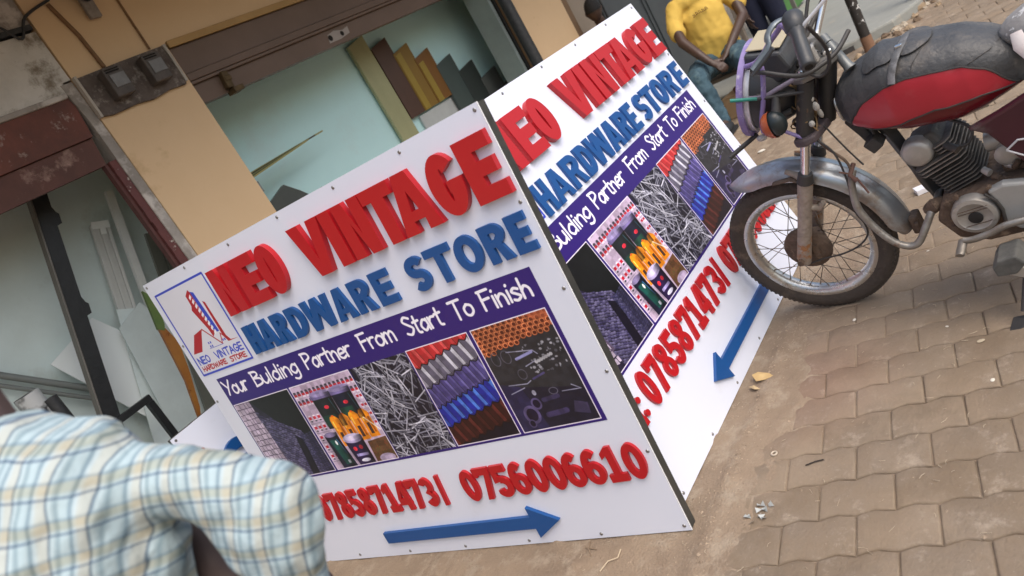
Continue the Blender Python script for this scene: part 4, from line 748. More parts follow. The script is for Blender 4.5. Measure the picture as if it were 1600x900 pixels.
# mudguard
def guard(cx, a0, a1, r0, wd, drop, m, nm):
    mb = MB(); n = 40; prof = [(-wd, -drop), (-wd*.93, -drop*.45), (-wd*.7, -.012), (-wd*.35, -.002), (-.006, 0), (0, .003), (.006, 0), (wd*.35, -.002), (wd*.7, -.012), (wd*.93, -drop*.45), (wd, -drop)]
    vs = []
    for i in range(n+1):
        t = i/n; a = radians(a0+(a1-a0)*t); tp = min(1, sin(pi*min(1, t*6)/2)**.6 if t < 1/6 else 1); tp2 = min(1, (1-t)*9+.45)
        for off in (0, -.0025):
            for (y, dz) in prof: r = r0+dz*min(tp, tp2)+off; vs.append((cx+r*cos(a), y*tp*(.6+.4*tp2), .312+r*sin(a)))
    m_ = len(prof); fs = []
    for i in range(n):
        for k in range(m_-1):
            b0 = i*2*m_; b1 = (i+1)*2*m_
            fs.append((b0+k, b0+k+1, b1+k+1, b1+k)); fs.append((b0+m_+k, b1+m_+k, b1+m_+k+1, b0+m_+k+1))
        for k in (0, m_-1): fs.append((i*2*m_+k, (i+1)*2*m_+k, (i+1)*2*m_+m_+k, i*2*m_+m_+k))
    for i in (0, n):
        for k in range(m_-1): fs.append((i*2*m_+k, i*2*m_+m_+k, i*2*m_+m_+k+1, i*2*m_+k+1))
    return B(nm, MB().add(vs, fs), m)
m_fen = mat('scratched silver mudguard', (.45, .48, .50), .33, .75, col2=(.36, .37, .38), scale=9, bump=.25, bscale=18, stain=(.30, .26, .23), stscale=10, stlo=.5, sthi=.62)
fg = guard(0, 62, 183, .378, .062, .052, m_fen, 'mudguard')
B('mudguard_bracket', MB().tube([(-.03, .066, .64), (-.10, .075, .645), (-.15, .085, .62)], .012, 8, flat=.5).tube([(-.37, .0, .33), (-.395, .02, .315), (-.41, .06, .33)], .006, 6), m_rust, fg)
B('mudflap', MB().box((-.405, -.03, .27), (-.375, .03, .34)), m_rust, fg, False, bevel=.008)
guard(-1.25, -5, 120, .40, .075, .05, m_fen, 'mudguard')
# fork
for sgn in (1, -1):
    y = .088*sgn
    sl_ = B('fork_slider', MB().tube([(.004, y, .285), (.0, y, .31), (-.075, y, .465), (-.152, y, .625)], [.020, .027, .0255, .027], 14, flat=1.0), m_slid)
    B('seal_cap', MB().tube([(-.152, y, .625), (-.168, y, .658)], [.029, .024], 14), m_blk, sl_); B('axle_nut', MB().lathe([(0, .022*sgn), (.013, .022*sgn), (.013, .040*sgn), (0, .040*sgn)], (.003, y, .312), 'y', 6), m_rust, sl_, False)
    B('fork_lug', MB().tube([(-.155, y-.01*sgn, .60), (-.125, y-.02*sgn, .65), (-.09, y-.03*sgn, .67)], [.016, .013, .009], 8), m_slid, sl_); B('caliper_lug', MB().tube([(-.12, y, .52), (-.145, y-.015, .50), (-.17, y-.01, .52)], [.012, .014, .010], 8), m_slid, sl_)
    B('fork_tube', MB().tube([(-.160, y, .64), (-.236, y, .80)], .0165, 14), m_chr2)
    B('fork_cover', MB().tube([(-.236, y, .805), (-.322, y, .985)], [.029, .026], 14), m_blk)
B('lower_yoke', MB().prism([(-.205, -.11), (-.20, .12), (-.235, .135), (-.275, .12), (-.30, .03), (-.30, -.03), (-.28, -.11)], .775, .805), mat('plum grey casting', (.12, .095, .10), .6, .3, col2=(.07, .055, .06), scale=14, bump=.3), None, False, bevel=.008)
yo = B('top_yoke', MB().prism([(-.295, -.11), (-.285, .105), (-.325, .125), (-.37, .11), (-.415, .035), (-.415, -.035), (-.37, -.11)], .985, 1.005), mat('scuffed yoke', (.13, .12, .11), .5, .5, col2=(.25, .24, .22), scale=22, bump=.2), None, False, bevel=.005)
for px_, py_, pr in ((-.325, .088, .016), (-.325, -.088, .016), (-.385, 0, .022), (-.34, .035, .012), (-.34, -.035, .012)): B('cap_bolt', MB().lathe([(pr, 1.0), (pr, 1.015), (pr*.8, 1.021), (0, 1.022)], (px_, py_, 0), 'z', 16), m_chr2, yo)
B('steering_head', MB().tube([(-.285, 0, .79), (-.375, 0, .985)], .028, 14), m_blk)
B('ignition_barrel', MB().tube([(-.395, -.01, 1.03), (-.432, .03, .955), (-.438, .036, .943)], [.013, .016, .020], 12).tube([(-.395, -.01, 1.03), (-.38, -.03, 1.05)], .014, 10), mat('grey key barrel', (.17, .18, .18), .45, .4), yo)
# handlebar
bar = [(-.46, .285, 1.205), (-.44, .20, 1.205), (-.37, .10, 1.09), (-.345, .05, 1.045), (-.345, -.05, 1.045), (-.37, -.10, 1.09), (-.44, -.20, 1.205), (-.46, -.285, 1.205), (-.485, -.38, 1.15)]
hbar = B('handlebar', MB().tube(catmull([(-.485, .37, 1.15)]+bar, 5), .0112, 12), m_chr2)
for sy in (-.04, .04): B('bar_clamp', MB().box((-.368, sy-.014, 1.006), (-.322, sy+.014, 1.064)), m_alc, hbar, False, bevel=.006)
def g_at(t, o=Vector()): return Vector((-.455, .275, 1.218)).lerp(Vector((-.487, .385, 1.136)), t)+o
B('grip', MB().tube([g_at(0), g_at(.08), g_at(.25), g_at(.55), g_at(.8), g_at(.97), g_at(1)], [.018, .024, .0195, .021, .0205, .022, .018], 10), m_pla, hbar)
B('grip_hole', MB().tube([g_at(.985), g_at(1.004)], .0115, 14), mat('hole black', (0, 0, 0)), hbar)
B('switch_collar', MB().tube([g_at(-.32), g_at(-.25), g_at(.02), g_at(.10)], [.024, .030, .031, .023], 16), m_pla, hbar)
B('grip', MB().tube([(-.455, -.275, 1.218), (-.487, -.385, 1.136)], .018, 12), m_pla, hbar)
lv = B('clutch_lever', MB().tube(catmull([(-.445, .235, 1.232), (-.425, .25, 1.245), (-.405, .275, 1.25), (-.385, .30, 1.235), (-.385, .32, 1.215), (-.355, .335, 1.195), (-.325, .355, 1.18)], 5), [.011]*10+[.012]*8+[.010]*9+[.0085]*4, 10, flat=.6), mat('dull lever alloy', (.22, .25, .27), .4, .5, col2=(.12, .14, .15), scale=20), hbar)
B('lever_sleeve', MB().tube([(-.395, .325, 1.205), (-.355, .34, 1.183), (-.32, .36, 1.165)], [.012, .015, .008], 10, flat=.55), m_pla, lv)
B('lever_perch', MB().box((-.455, .215, 1.205), (-.415, .245, 1.24)), m_alc, hbar, False, bevel=.006)
mi = B('mirror_stalk', MB().tube([(-.462, .27, 1.195), (-.475, .28, 1.212), (-.492, .28, 1.222), (-.571, .28, 1.262), (-.70, .28, 1.33)], [.009, .008, .0055, .0055, .0055], 8), mat('white stalk', (.82, .83, .86), .3), hbar)
B('mirror', MB().ell((-.73, .28, 1.385), (.016, .062, .05), 20, 10), m_pla, mi)
# tank
ST = [(-.345, .845, .80, .03), (-.36, .885, .765, .06), (-.39, .915, .745, .085), (-.45, .935, .715, .11), (-.53, .952, .69, .128), (-.60, .945, .683, .132), (-.67, .935, .675, .13), (-.74, .918, .685, .12), (-.80, .89, .705, .10), (-.85, .85, .725, .08), (-.875, .80, .745, .04)]
SX = np.array([[-s[0], s[1], s[2], s[3]] for s in ST])
def tank_pt(X, th, o=0.0):
    t = np.interp(-X, SX[:, 0], SX[:, 1]); b = np.interp(-X, SX[:, 0], SX[:, 2]); wd = np.interp(-X, SX[:, 0], SX[:, 3]); c, s_ = cos(th), sin(th)
    dent = -.004*math.exp(-((X+.72)/.03)**2-((th-.35)/.2)**2)
    return (X, (wd+o+dent)*math.copysign(abs(c)**.75, c), (t+b)/2+((t-b)/2+o)*math.copysign(abs(s_)**.75, s_))
def inpoly(x, y, P):
    r = False
    for i in range(len(P)):
        (ax, ay), (bx, by) = P[i], P[(i+1) % len(P)]
        if (ay > y) != (by > y) and x < ax+(y-ay)*(bx-ax)/(by-ay): r = not r
    return r
top_line = [(-.375, -42), (-.385, -22), (-.405, -6), (-.455, 9), (-.53, 21), (-.595, 27), (-.665, 27), (-.74, 24), (-.79, 12), (-.82, -4), (-.845, -26)]
bot_line = [(-.39, -43), (-.485, -33), (-.56, -20), (-.635, -12), (-.755, -14), (-.845, -27)]
def interp(L_, X): xs_ = [-p[0] for p in L_]; return float(np.interp(-X, xs_, [p[1] for p in L_]))
def strip(name, x0, x1, lo, hi, o, m, nx=60, nt=16, par=None, thick_=.002):
    vs = []; fs = []
    for i in range(nx+1):
        X_ = x0+(x1-x0)*i/nx; a, b = lo(X_), hi(X_); b = max(b, a+.2)
        for j in range(nt+1): vs.append(tank_pt(X_, radians(a+(b-a)*j/nt), o))
    for i in range(nx):
        for j in range(nt): k = i*(nt+1)+j; fs.append((k, k+1, k+nt+2, k+nt+1))
    n0 = len(vs)
    for i in range(nx+1):
        X_ = x0+(x1-x0)*i/nx; a, b = lo(X_), hi(X_); b = max(b, a+.2)
        for j in range(nt+1): vs.append(tank_pt(X_, radians(a+(b-a)*j/nt), o-thick_))
    fs += [tuple(n0+v for v in f[::-1]) for f in fs]
    rim = [i*(nt+1) for i in range(nx+1)]+[nx*(nt+1)+j for j in range(1, nt+1)]+[i*(nt+1)+nt for i in range(nx-1, -1, -1)]+[j for j in range(nt-1, 0, -1)]
    for a, b in zip(rim, rim[1:]+rim[:1]): fs.append((a, b, n0+b, n0+a))
    return B(name, MB().add(vs, fs), m, par)
tank = strip('tank', -.346, -.874, lambda x: -89, lambda x: 269, 0, m_dred, 50, 60)
def top_or(x): return interp(top_line, x) if -.85 < x < -.37 else -50
tc_ = strip('tank_cover', -.35, -.872, top_or, lambda x: 180-top_or(x), .004, m_lea, 80, 50, tank)
strip('red_panel', -.38, -.842, lambda x: interp(bot_line, x), lambda x: interp(top_line, x), .0055, m_tred, 70, 12, tank)
strip('red_panel', -.38, -.842, lambda x: 180-interp(top_line, x), lambda x: 180-interp(bot_line, x), .0055, m_tred, 50, 12, tank)
for L_ in (top_line, bot_line): B('piping', MB().tube([tank_pt(x_, radians(interp(L_, x_)), .0055) for x_ in np.linspace(-.378, -.845, 50)], .0028, 6), m_blk, tank)
B('tank_lip', MB().tube([tank_pt(x_, radians(-78), .004) for x_ in np.linspace(-.36, -.74, 24)], .0045, 6), mat('pale seam', (.36, .32, .26), .7, bump=.4), tank)
B('tank_lip', MB().tube([tank_pt(-.352, radians(a), .010) for a in np.linspace(-60, 50, 20)], .0055, 8), m_chr, tank)
B('cover_seam', MB().tube([tank_pt(a, radians(b), .0045) for a, b in ((-.835, 93), (-.828, 75), (-.806, 45), (-.78, 34), (-.755, 26))], .0022, 6), m_blk, tank)
B('cover_seam', MB().tube([tank_pt(a, radians(b), .0045) for a, b in ((-.655, 74), (-.64, 60), (-.622, 45), (-.61, 28))], .002, 6), m_blk, tank)
def flap(name, pts, lift, m):   # pts (X, theta): curved leather tongue with real thickness
    c = (sum(p[0] for p in pts)/len(pts), sum(p[1] for p in pts)/len(pts)); Pc = catmull([(p[0], p[1], 0) for p in pts], 4, True); vs = []; fs = []; n = len(Pc); R = 6
    for lay in (1, 0):
        for r in range(R+1):
            for p in Pc:
                x_ = c[0]+(p.x-c[0])*r/R; t_ = c[1]+(p.y-c[1])*r/R; vs.append(tank_pt(x_, radians(t_), .006+lift*(1-.75*(r/R)**2)+(.0035 if lay else 0)))
    for r in range(R):
        for k in range(n): a = r*n+k; b = r*n+(k+1) % n; fs.append((a, b, b+n, a+n)); o_ = (R+1)*n; fs.append((o_+a, o_+a+n, o_+b+n, o_+b))
    for k in range(n): a = R*n+k; b = R*n+(k+1) % n; o_ = (R+1)*n; fs.append((a, b, o_+b, o_+a))
    return B(name, MB().add(vs, fs), m, tank)
flap('pocket_flap', [(-.49, 52), (-.478, 70), (-.485, 95), (-.515, 108), (-.55, 100), (-.585, 95), (-.588, 75), (-.562, 58), (-.525, 55)], .007, m_lea)
flap('pocket_flap', [(-.592, 66), (-.585, 90), (-.60, 118), (-.635, 116), (-.665, 98), (-.672, 84), (-.655, 73), (-.62, 63)], .009, m_lea)
stv = [(-.60, 95), (-.598, 80), (-.588, 65), (-.578, 50), (-.568, 35), (-.562, 24)]
B('strap', MB().tube([tank_pt(a, radians(b), .016) for a, b in stv], .0125, 10, flat=.25), mat('pale worn strap', (.13, .13, .13), .45, col2=(.08, .08, .08), scale=20, bump=.3, stain=(.26, .26, .27), stscale=12, stlo=.5, sthi=.65), tank)
B('buckle', MB().box((-.603, .045, .958), (-.583, .056, .967)), m_chr2, tank, False, bevel=.002)
# seat, side cover, frame
seat = B('seat', MB().ell((-1.12, 0, .865), (.30, .125, .085), 32, 16), mat('scuffed grey seat cover', (.32, .31, .30), .7, col2=(.2, .195, .19), scale=20, bump=.5, stain=(.6, .6, .6), stscale=20, stlo=.58, sthi=.62))
B('seat_patch', MB().tube([(-.88, .085, .895), (-.885, .105, .86), (-.895, .112, .825)], [.014, .02, .012], 8, flat=.3), mat('white tape patch', (.6, .58, .58), .6, col2=(.5, .42, .42), scale=14), seat)
B('seat', MB().ell((-1.45, 0, .93), (.22, .12, .06), 24, 12), m_lea)
B('side_cover', MB().prism([(-.69, .672), (-.735, .64), (-.80, .50), (-.90, .42), (-1.05, .44), (-1.08, .72), (-.87, .735), (-.78, .70)], .105, .135, 'y'), mat('dark plum side cover', (.06, .012, .022), .3, col2=(.045, .012, .02), scale=4, stain=(.10, .08, .08), stscale=8, stlo=.56, sthi=.7), None, False, bevel=.01)
bd = MB()
for a, b in (((-.765, .575), (-.80, .60)), ((-.80, .60), (-.90, .585)), ((-.765, .575), (-.80, .545)), ((-.80, .545), (-.90, .53))): bd.tube([(a[0], .137, a[1]), (b[0], .137, b[1])], .003, 6)
B('badge_outline', bd, mat('silver print', (.6, .6, .62), .4))
B('badge_bar', MB().box((-.83, .136, .555), (-.815, .139, .585)).box((-.85, .136, .575), (-.83, .139, .585)).box((-.845, .136, .562), (-.83, .139, .57)), MATS['silver print'])
fr_ = B('frame_tube', MB().tube([(-.36, 0, .83), (-.44, 0, .69), (-.475, 0, .50), (-.505, 0, .34)], [.03, .027, .024, .022], 4, flat=1.0), m_blk, None, False, bevel=.004)
B('gusset', MB().prism([(-.36, .80), (-.41, .66), (-.375, .655), (-.36, .70), (-.335, .76)], -.022, .022, 'y'), m_blk, fr_, False, bevel=.004)
B('frame_tube', MB().tube([(-.36, 0, .86), (-.7, 0, .80), (-1.2, 0, .80)], .02, 10), m_blk); B('frame_tube', MB().tube([(-.86, 0, .78), (-.84, 0, .40), (-.80, 0, .26)], .016, 10), m_blk)
B('horn_bracket', MB().box((-.43, .02, .655), (-.385, .075, .70), tilt=('Y', .5)).box((-.42, .03, .70), (-.41, .05, .74)), m_blk, fr_, False, bevel=.006)
# leg guard pipe
gp = [(-.325, .10, .628), (-.312, .115, .60), (-.300, .125, .55), (-.296, .135, .49), (-.318, .14, .41), (-.352, .145, .345), (-.39, .145, .312), (-.425, .14, .315), (-.458, .12, .355), (-.487, .09, .395), (-.50, .05, .405), (-.50, -.05, .405), (-.47, -.12, .36)]
B('leg_guard', MB().tube(catmull(gp, 6), .0125, 12), m_pipe)
B('zip_tie', MB().tube([(-.332, .09, .645), (-.320, .125, .625), (-.335, .13, .60)], .008, 8).tube([(-.325, .12, .625), (-.30, .14, .655)], .003, 6).tube([(-.335, .125, .61), (-.355, .14, .55)], .004, 6), mat('red brown tie', (.12, .06, .045), .8))
B('guard_clamp', MB().tube([(-.475, .075, .39), (-.50, .085, .41), (-.515, .06, .40)], [.022, .024, .02], 10), m_rust)
# engine
en = B('crankcase', MB().prism([(-.50, .37), (-.53, .43), (-.66, .45), (-.76, .46), (-.86, .42), (-.88, .33), (-.82, .27), (-.62, .255), (-.54, .29)], -.11, .125, 'y'), m_rust, None, False, bevel=.012)
B('stator_cover', MB().lathe([(.066, .12), (.067, .145), (.063, .155), (.050, .158), (.047, .155), (.0, .155)], (-.619, 0, .382), 'y', 40), m_alc, en)
B('cover_plug', MB().lathe([(.0205, .154), (.0205, .159), (.016, .1605), (0, .1605)], (-.621, 0, .378), 'y', 24), mat('black rubber plug', (.012, .012, .013), .5), en)
for dz in (-.03, .018, .028): B('cover_rib', MB().box((-.665, .155, .382+dz), (-.575, .1575, .3835+dz), tilt=('Y', .12)), m_rust, en, False)
B('sprocket_cover', MB().prism([(-.675, .455), (-.72, .47), (-.80, .455), (-.95, .42), (-.97, .30), (-.84, .285), (-.72, .295), (-.688, .33), (-.693, .385), (-.685, .42)], .115, .148, 'y'), mat('pale grey cover', (.42, .43, .42), .4, .3, col2=(.34, .34, .33), scale=9, stain=(.22, .17, .13), stscale=8, stlo=.6, sthi=.72), en, False, bevel=.008)
B('cover_gasket', MB().tube([(-.668, .15, .452), (-.69, .15, .42), (-.697, .15, .385), (-.69, .15, .335)], .005, 8), m_blk, en)
for x_, z_ in ((-.555, .435), (-.585, .452), (-.68, .458), (-.70, .35), (-.545, .34)): B('engine_bolt', MB().lathe([(.009, .125), (.009, .138), (0, .139)], (x_, 0, z_), 'y', 8), m_rust, en, False)
Rt = Matrix.Rotation(radians(20), 3, 'Y')
def tl(p): v = Rt @ Vector((p[0], p[1], p[2])); return (v.x-.600, v.y, v.z+.445)
def fin(z, x0, x1, y1, t=.0035):
    n = 5; P = [(x0+.012, -y1), (x1-.012, -y1), (x1, -y1+.015), (x1, y1-.018), (x1-.018, y1), (x0+.018, y1), (x0, y1-.018), (x0, -y1+.015)]
    m_ = MB(); vs = [tl((a, b, z)) for a, b in P]+[tl((a, b, z+t)) for a, b in P]; k = len(P); return m_.add(vs, [tuple(range(k))[::-1], tuple(range(k, 2*k))]+[(i, (i+1) % k, k+(i+1) % k, k+i) for i in range(k)])
B('cylinder', MB().tube([tl((0, 0, -.01)), tl((0, 0, .19))], .052, 16), m_fin, en)
for k in range(7): B('cooling_fin', fin(.004+k*.0125, -.075, .062, .078), m_fin, en, False)
for k in range(3): B('cooling_fin', fin(.098+k*.0135, -.085, .075, .085, .004), mat('lighter head fins', (.27, .25, .22), .6, .4, col2=(.13, .11, .10), scale=20, bump=.3), en, False)
for k in range(3): B('cooling_fin', fin(.140+k*.0125, -.082, -.012, .08, .004), MATS['lighter head fins'], en, False)
B('cylinder_head', MB().add([tl((a, b, c_)) for a, b, c_ in ((-.06, -.06, .14), (.06, -.06, .14), (.06, .06, .14), (-.06, .06, .14), (-.045, -.05, .21), (.05, -.05, .21), (.05, .05, .21), (-.045, .05, .21))], [(0, 3, 2, 1), (4, 5, 6, 7), (0, 1, 5, 4), (1, 2, 6, 5), (2, 3, 7, 6), (3, 0, 4, 7)]), m_fin, en, False, bevel=.012)
hv = tl((.022, 0, .182)); B('valve_cover', MB().lathe([(.047, .04), (.048, .072), (.043, .084), (.034, .088), (0, .089)], (hv[0], 0, hv[2]), 'y', 28), m_alc, en)
B('spark_lead', MB().tube(catmull([(-.60, .075, .61), (-.66, .085, .60), (-.68, .06, .64), (-.60, .03, .69)]), .005, 8).tube([(-.60, .07, .61), (-.635, .095, .595)], .012, 10), m_blk, en)
B('exhaust_pipe', MB().tube(catmull([(-.54, -.03, .56), (-.47, -.05, .545), (-.445, -.07, .48), (-.47, -.10, .33), (-.6, -.14, .26), (-1.0, -.16, .26), (-1.5, -.17, .32)]), [.020]*19+[.022]*8+[.035]*6+[.038]*4, 14) if False else MB().tube(catmull([(-.54, -.03, .56), (-.47, -.05, .545), (-.445, -.07, .48), (-.47, -.10, .33), (-.6, -.14, .26), (-1.0, -.16, .26), (-1.5, -.17, .32)]), .022, 14), m_rust)
B('carburettor', MB().tube([(-.69, .02, .55), (-.80, .02, .55)], .03, 14).lathe([(0, .03), (.035, .03), (.036, .075), (.02, .085), (0, .085)], (-.745, 0, .52), 'y', 16), m_alc, en)
B('air_hose', MB().tube([(-.79, .03, .54), (-.84, .05, .52), (-.86, .05, .50)], [.03, .036, .03], 14), m_rust, en)
B('carb_bowl', MB().box((-.775, -.02, .455), (-.715, .07, .50)), m_rust, en, False, bevel=.01)
for k in range(7):
    rs = random.Random(40+k); a = Vector((-.67-.02*k, .07+rs.uniform(-.01, .03), .45+rs.uniform(0, .05))); B('engine_fitting', MB().tube([a, a+Vector((-.018, .015, rs.uniform(-.01, .03)))], [rs.uniform(.009, .014), rs.uniform(.006, .012)], 9), m_alc if k % 3 == 0 else m_rust, en)
# controls near the ground
B('gear_lever', MB().tube(catmull([(-.83, .15, .345), (-.76, .18, .352), (-.70, .19, .352), (-.655, .19, .335), (-.60, .19, .322), (-.572, .19, .325)], 5), .0085, 10, flat=1.4).tube([(-.567, .18, .318), (-.560, .235, .302)], .014, 10, flat=.7), m_pipe)
pg = B('foot_peg', MB().prism([(-.642, .262), (-.662, .285), (-.715, .295), (-.735, .262), (-.70, .225), (-.645, .225)], .185, .275, 'y'), mat('grey foot rubber', (.13, .13, .12), .8, col2=(.075, .075, .07), scale=25, bump=.5), None, False, bevel=.006)
B('peg_plate', MB().prism([(-.655, .20), (-.69, .225), (-.73, .205), (-.70, .175)], .22, .235, 'y'), mat('peg plate', (.4, .37, .33), .6), pg, False, bevel=.003); B('peg_bar', MB().tube([(-.75, -.2, .27), (-.75, .2, .27)], .012, 10), m_blk)
ks = B('side_stand', MB().tube([(-.735, .13, .27), (-.70, .19, .17), (-.672, .275, .075)], .0095, 10), m_blk); B('stand_foot', MB().prism([(-.69, .262), (-.635, .27), (-.63, .335), (-.665, .33)], .046, .054), m_blk, ks, False, bevel=.003)
B('stand_spring', MB().tube([(-.72, .16, .235), (-.695, .235, .125)], .006, 8), m_rust, ks)
# headlight group with purple hoop and guard tubes
tz = Vector((-.13, 0, .32)).normalized(); ty_ = Vector((0, 1, 0)); tn = ty_.cross(tz); hc = Vector((-.112, 0, .985))
def ring_pt(r, a, o=0, sq=1.0): return hc+ty_*(r*cos(a))*.92+tz*(r*sin(a)*sq)+tn*o
def band(r0, r1, o0, o1, n=56):
    mb = MB(); vs = []
    for k in range(n):
        a = 2*pi*k/n; vs += [ring_pt(r0, a, o0), ring_pt(r1, a, o0), ring_pt(r1, a, o1), ring_pt(r0, a, o1)]
    fs = [(4*k+j, 4*k+(j+1) % 4, 4*((k+1) % n)+(j+1) % 4, 4*((k+1) % n)+j) for k in range(n) for j in range(4)]; return mb.add(vs, fs)
hl = B('headlamp', MB().add([tuple(ring_pt(r, 2*pi*k/36, o)) for r, o in ((.0, -.165), (.05, -.16), (.09, -.14), (.125, -.09), (.138, -.03), (.14, .0)) for k in range(36)], [(i*36+k, i*36+(k+1) % 36, (i+1)*36+(k+1) % 36, (i+1)*36+k) for i in range(5) for k in range(36)]), mat('black lamp shell', (.022, .023, .027), .4, col2=(.04, .04, .043), scale=6, bump=.1))
B('lens', MB().add([tuple(ring_pt(r, 2*pi*k/36, o)) for r, o in ((.139, .012), (.10, .03), (.05, .042), (0, .045)) for k in range(36)], [(i*36+k, i*36+(k+1) % 36, (i+1)*36+(k+1) % 36, (i+1)*36+k) for i in range(3) for k in range(36)]), mat('lamp glass', (.5, .52, .55), .1), hl)
B('hoop', band(.151, .165, -.006, .014), m_pur, hl)
B('lamp_rim', band(.139, .147, -.022, .012), mat('worn silver band', (.45, .45, .47), .4, .4, col2=(.8, .8, .82), scale=25), hl)
tm = MB()
for k in range(15):
    a = radians(118+k*7.4)
    if k % 3 == 2: continue
    vs = [ring_pt(r, a+da, o) for da in (0, .075) for r, o in ((.1475, -.006), (.1475, -.019), (.1485, -.019), (.1485, -.006))]; tm.add(vs, [(0, 1, 2, 3), (4, 7, 6, 5), (0, 4, 5, 1), (1, 5, 6, 2), (2, 6, 7, 3), (3, 7, 4, 0)])
B('band_mark', tm, mat('white tape', (.75, .75, .78), .5), hl, False)['kind'] = 'stuff'
for q_ in ([(-.20, .10, .90), (-.235, .09, .90)], [(-.20, -.10, .90), (-.235, -.09, .90)], [(-.17, .12, 1.0), (-.28, .1, .96)]): B('bracket', MB().tube(q_, .011, 8), m_blk, hl)
ip = B('instrument_pod', MB().prism([(-.155, 1.075), (-.175, 1.135), (-.285, 1.10), (-.30, 1.035), (-.25, 1.0), (-.18, 1.02)], -.085, .085, 'y'), m_pla, None, False, bevel=.01)
B('pod_face', MB().add([(-.182, -.07, 1.138), (-.182, .07, 1.138), (-.288, .07, 1.106), (-.288, -.07, 1.106), (-.184, -.07, 1.144), (-.184, .07, 1.144), (-.290, .07, 1.112), (-.290, -.07, 1.112)], [(0, 1, 2, 3), (7, 6, 5, 4), (0, 4, 5, 1), (1, 5, 6, 2), (2, 6, 7, 3), (3, 7, 4, 0)]), mat('sandy beige dial glass', (.42, .36, .24), .35, col2=(.36, .31, .2), scale=5), ip, False, bevel=.004)
def ptube(nm, pts, r, m=None, par=None): return B(nm, MB().tube(catmull(pts, 5), r, 10), m or m_pur, par)
ptube('guard_tube', [(-.43, .25, 1.19), (-.414, .24, 1.21), (-.398, .22, 1.222), (-.372, .20, 1.205), (-.325, .19, 1.176), (-.276, .16, 1.14), (-.22, .12, 1.11), (-.17, .09, 1.10)], .0085)
ptube('guard_tube', [(-.23, .13, 1.118), (-.236, .13, 1.09), (-.214, .13, 1.036), (-.182, .13, .974), (-.15, .13, .922), (-.13, .12, .878), (-.11, .08, .855), (-.09, .03, .83)], .0085)
ptube('guard_tube', [(-.115, .13, 1.02), (-.188, .125, .995), (-.24, .115, .998), (-.31, .10, 1.005)], .008, mat('grey purple tube', (.22, .19, .26), .5, col2=(.14, .12, .16), scale=20))
B('guard_rod', MB().tube([(-.193, .12, .852), (-.235, .11, .80)], .0065, 8), m_pur)
B('green_rod', MB().tube([(-.10, .155, 1.035), (-.175, .135, 1.0)], .0065, 8), mat('green tape', (.02, .22, .17), .5)); B('lamp_stay', MB().tube([(-.175, .135, .998), (-.31, .11, .955)], .006, 8), m_blk)
B('lower_guard_bar', MB().tube([(-.07, .06, .845), (.02, .14, .83)], .009, 8), m_blk); B('cloth_tie', MB().ell((-.095, .09, .84), (.02, .012, .012), 8, 6), mat('pale cloth', (.5, .48, .46), .8))
ind = B('indicator', MB().ell((-.205, .165, .908), (.036, .034, .044), 20, 12), mat('black indicator shell', (.02, .028, .03), .3)); 
B('indicator_lens', MB().add([(-.198+x_, .165+.038*cos(t_)*s_, .908+.046*sin(t_)*s_) for x_, s_ in ((0, 1.02), (.018, .95), (.032, .72), (.038, 0)) for t_ in np.linspace(0, 2*pi, 25)[:-1]], [(i*24+k, i*24+(k+1) % 24, (i+1)*24+(k+1) % 24, (i+1)*24+k) for i in range(3) for k in range(24)]), mat('orange lens', (.48, .11, .03), .3), ind)
B('indicator_stem', MB().tube([(-.215, .15, .935), (-.225, .12, .975)], [.016, .014], 10), m_blk, ind)
# cables and the jumble between the yokes
rs = random.Random(9)
for k in range(12):
    p0 = Vector((-.29+rs.uniform(-.03, .03), rs.uniform(.02, .10), 1.0)); p3 = Vector((-.25+rs.uniform(-.04, .03), rs.uniform(.03, .10), .80)); mid = [p0.lerp(p3, t)+Vector((rs.uniform(-.03, .04), rs.uniform(-.02, .04), 0)) for t in (.3, .55, .8)]
    B('cable', MB().tube(catmull([p0]+mid+[p3], 5), rs.choice((.0025, .0035, .005, .006)), 7), rs.choice((m_blk, m_blk, m_rust, mat('tan lead', (.26, .17, .08), .6))))
for k in range(9):
    p = Vector((-.285+rs.uniform(-.03, .03), .085+rs.uniform(-.03, .03), rs.uniform(.83, .98))); B('connector', MB().ell(p, (rs.uniform(.006, .013), rs.uniform(.006, .012), rs.uniform(.008, .02)), 8, 6), rs.choice((m_rust, MATS['tan lead'], mat('pale plug', (.42, .40, .36), .6))))
ptube('cable', [(-.20, .12, 1.085), (-.24, .14, 1.077), (-.29, .14, 1.045), (-.33, .13, 1.02), (-.37, .12, 1.015), (-.43, .06, 1.02), (-.46, -.02, 1.04)], .0075, m_blk)
ptube('cable', [(-.46, .22, 1.19), (-.445, .14, 1.08), (-.42, .12, 1.01), (-.38, .12, .99), (-.345, .12, 1.03)], .006, m_blk)
ptube('cable', [(-.47, -.20, 1.21), (-.40, -.15, 1.14), (-.33, -.05, 1.07), (-.28, .0, 1.0)], .008, m_blk); ptube('cable', [(-.45, -.24, 1.2), (-.36, -.20, 1.18), (-.30, -.10, 1.05), (-.29, -.05, .95)], .006, m_blk)
ptube('brake_cable', [(-.24, .09, .80), (-.30, .11, .72), (-.30, .12, .60), (-.275, .12, .48), (-.266, .085, .40), (-.252, .075, .345), (-.204, .07, .302), (-.135, .07, .28), (-.06, .07, .275), (.0, .065, .262)], .0035, m_blk)
ptube('brake_cable', [(-.25, .08, .80), (-.28, .10, .74), (-.325, .11, .66), (-.30, .11, .56)], .0045, m_rust); ptube('cable', [(-.29, .06, .80), (-.33, .08, .70), (-.36, .09, .63)], .003, m_blk)
B('swing_arm', MB().tube([(-.86, .09, .32), (-1.25, .09, .312)], .02, 10).tube([(-.86, -.09, .32), (-1.25, -.09, .312)], .02, 10), m_blk)
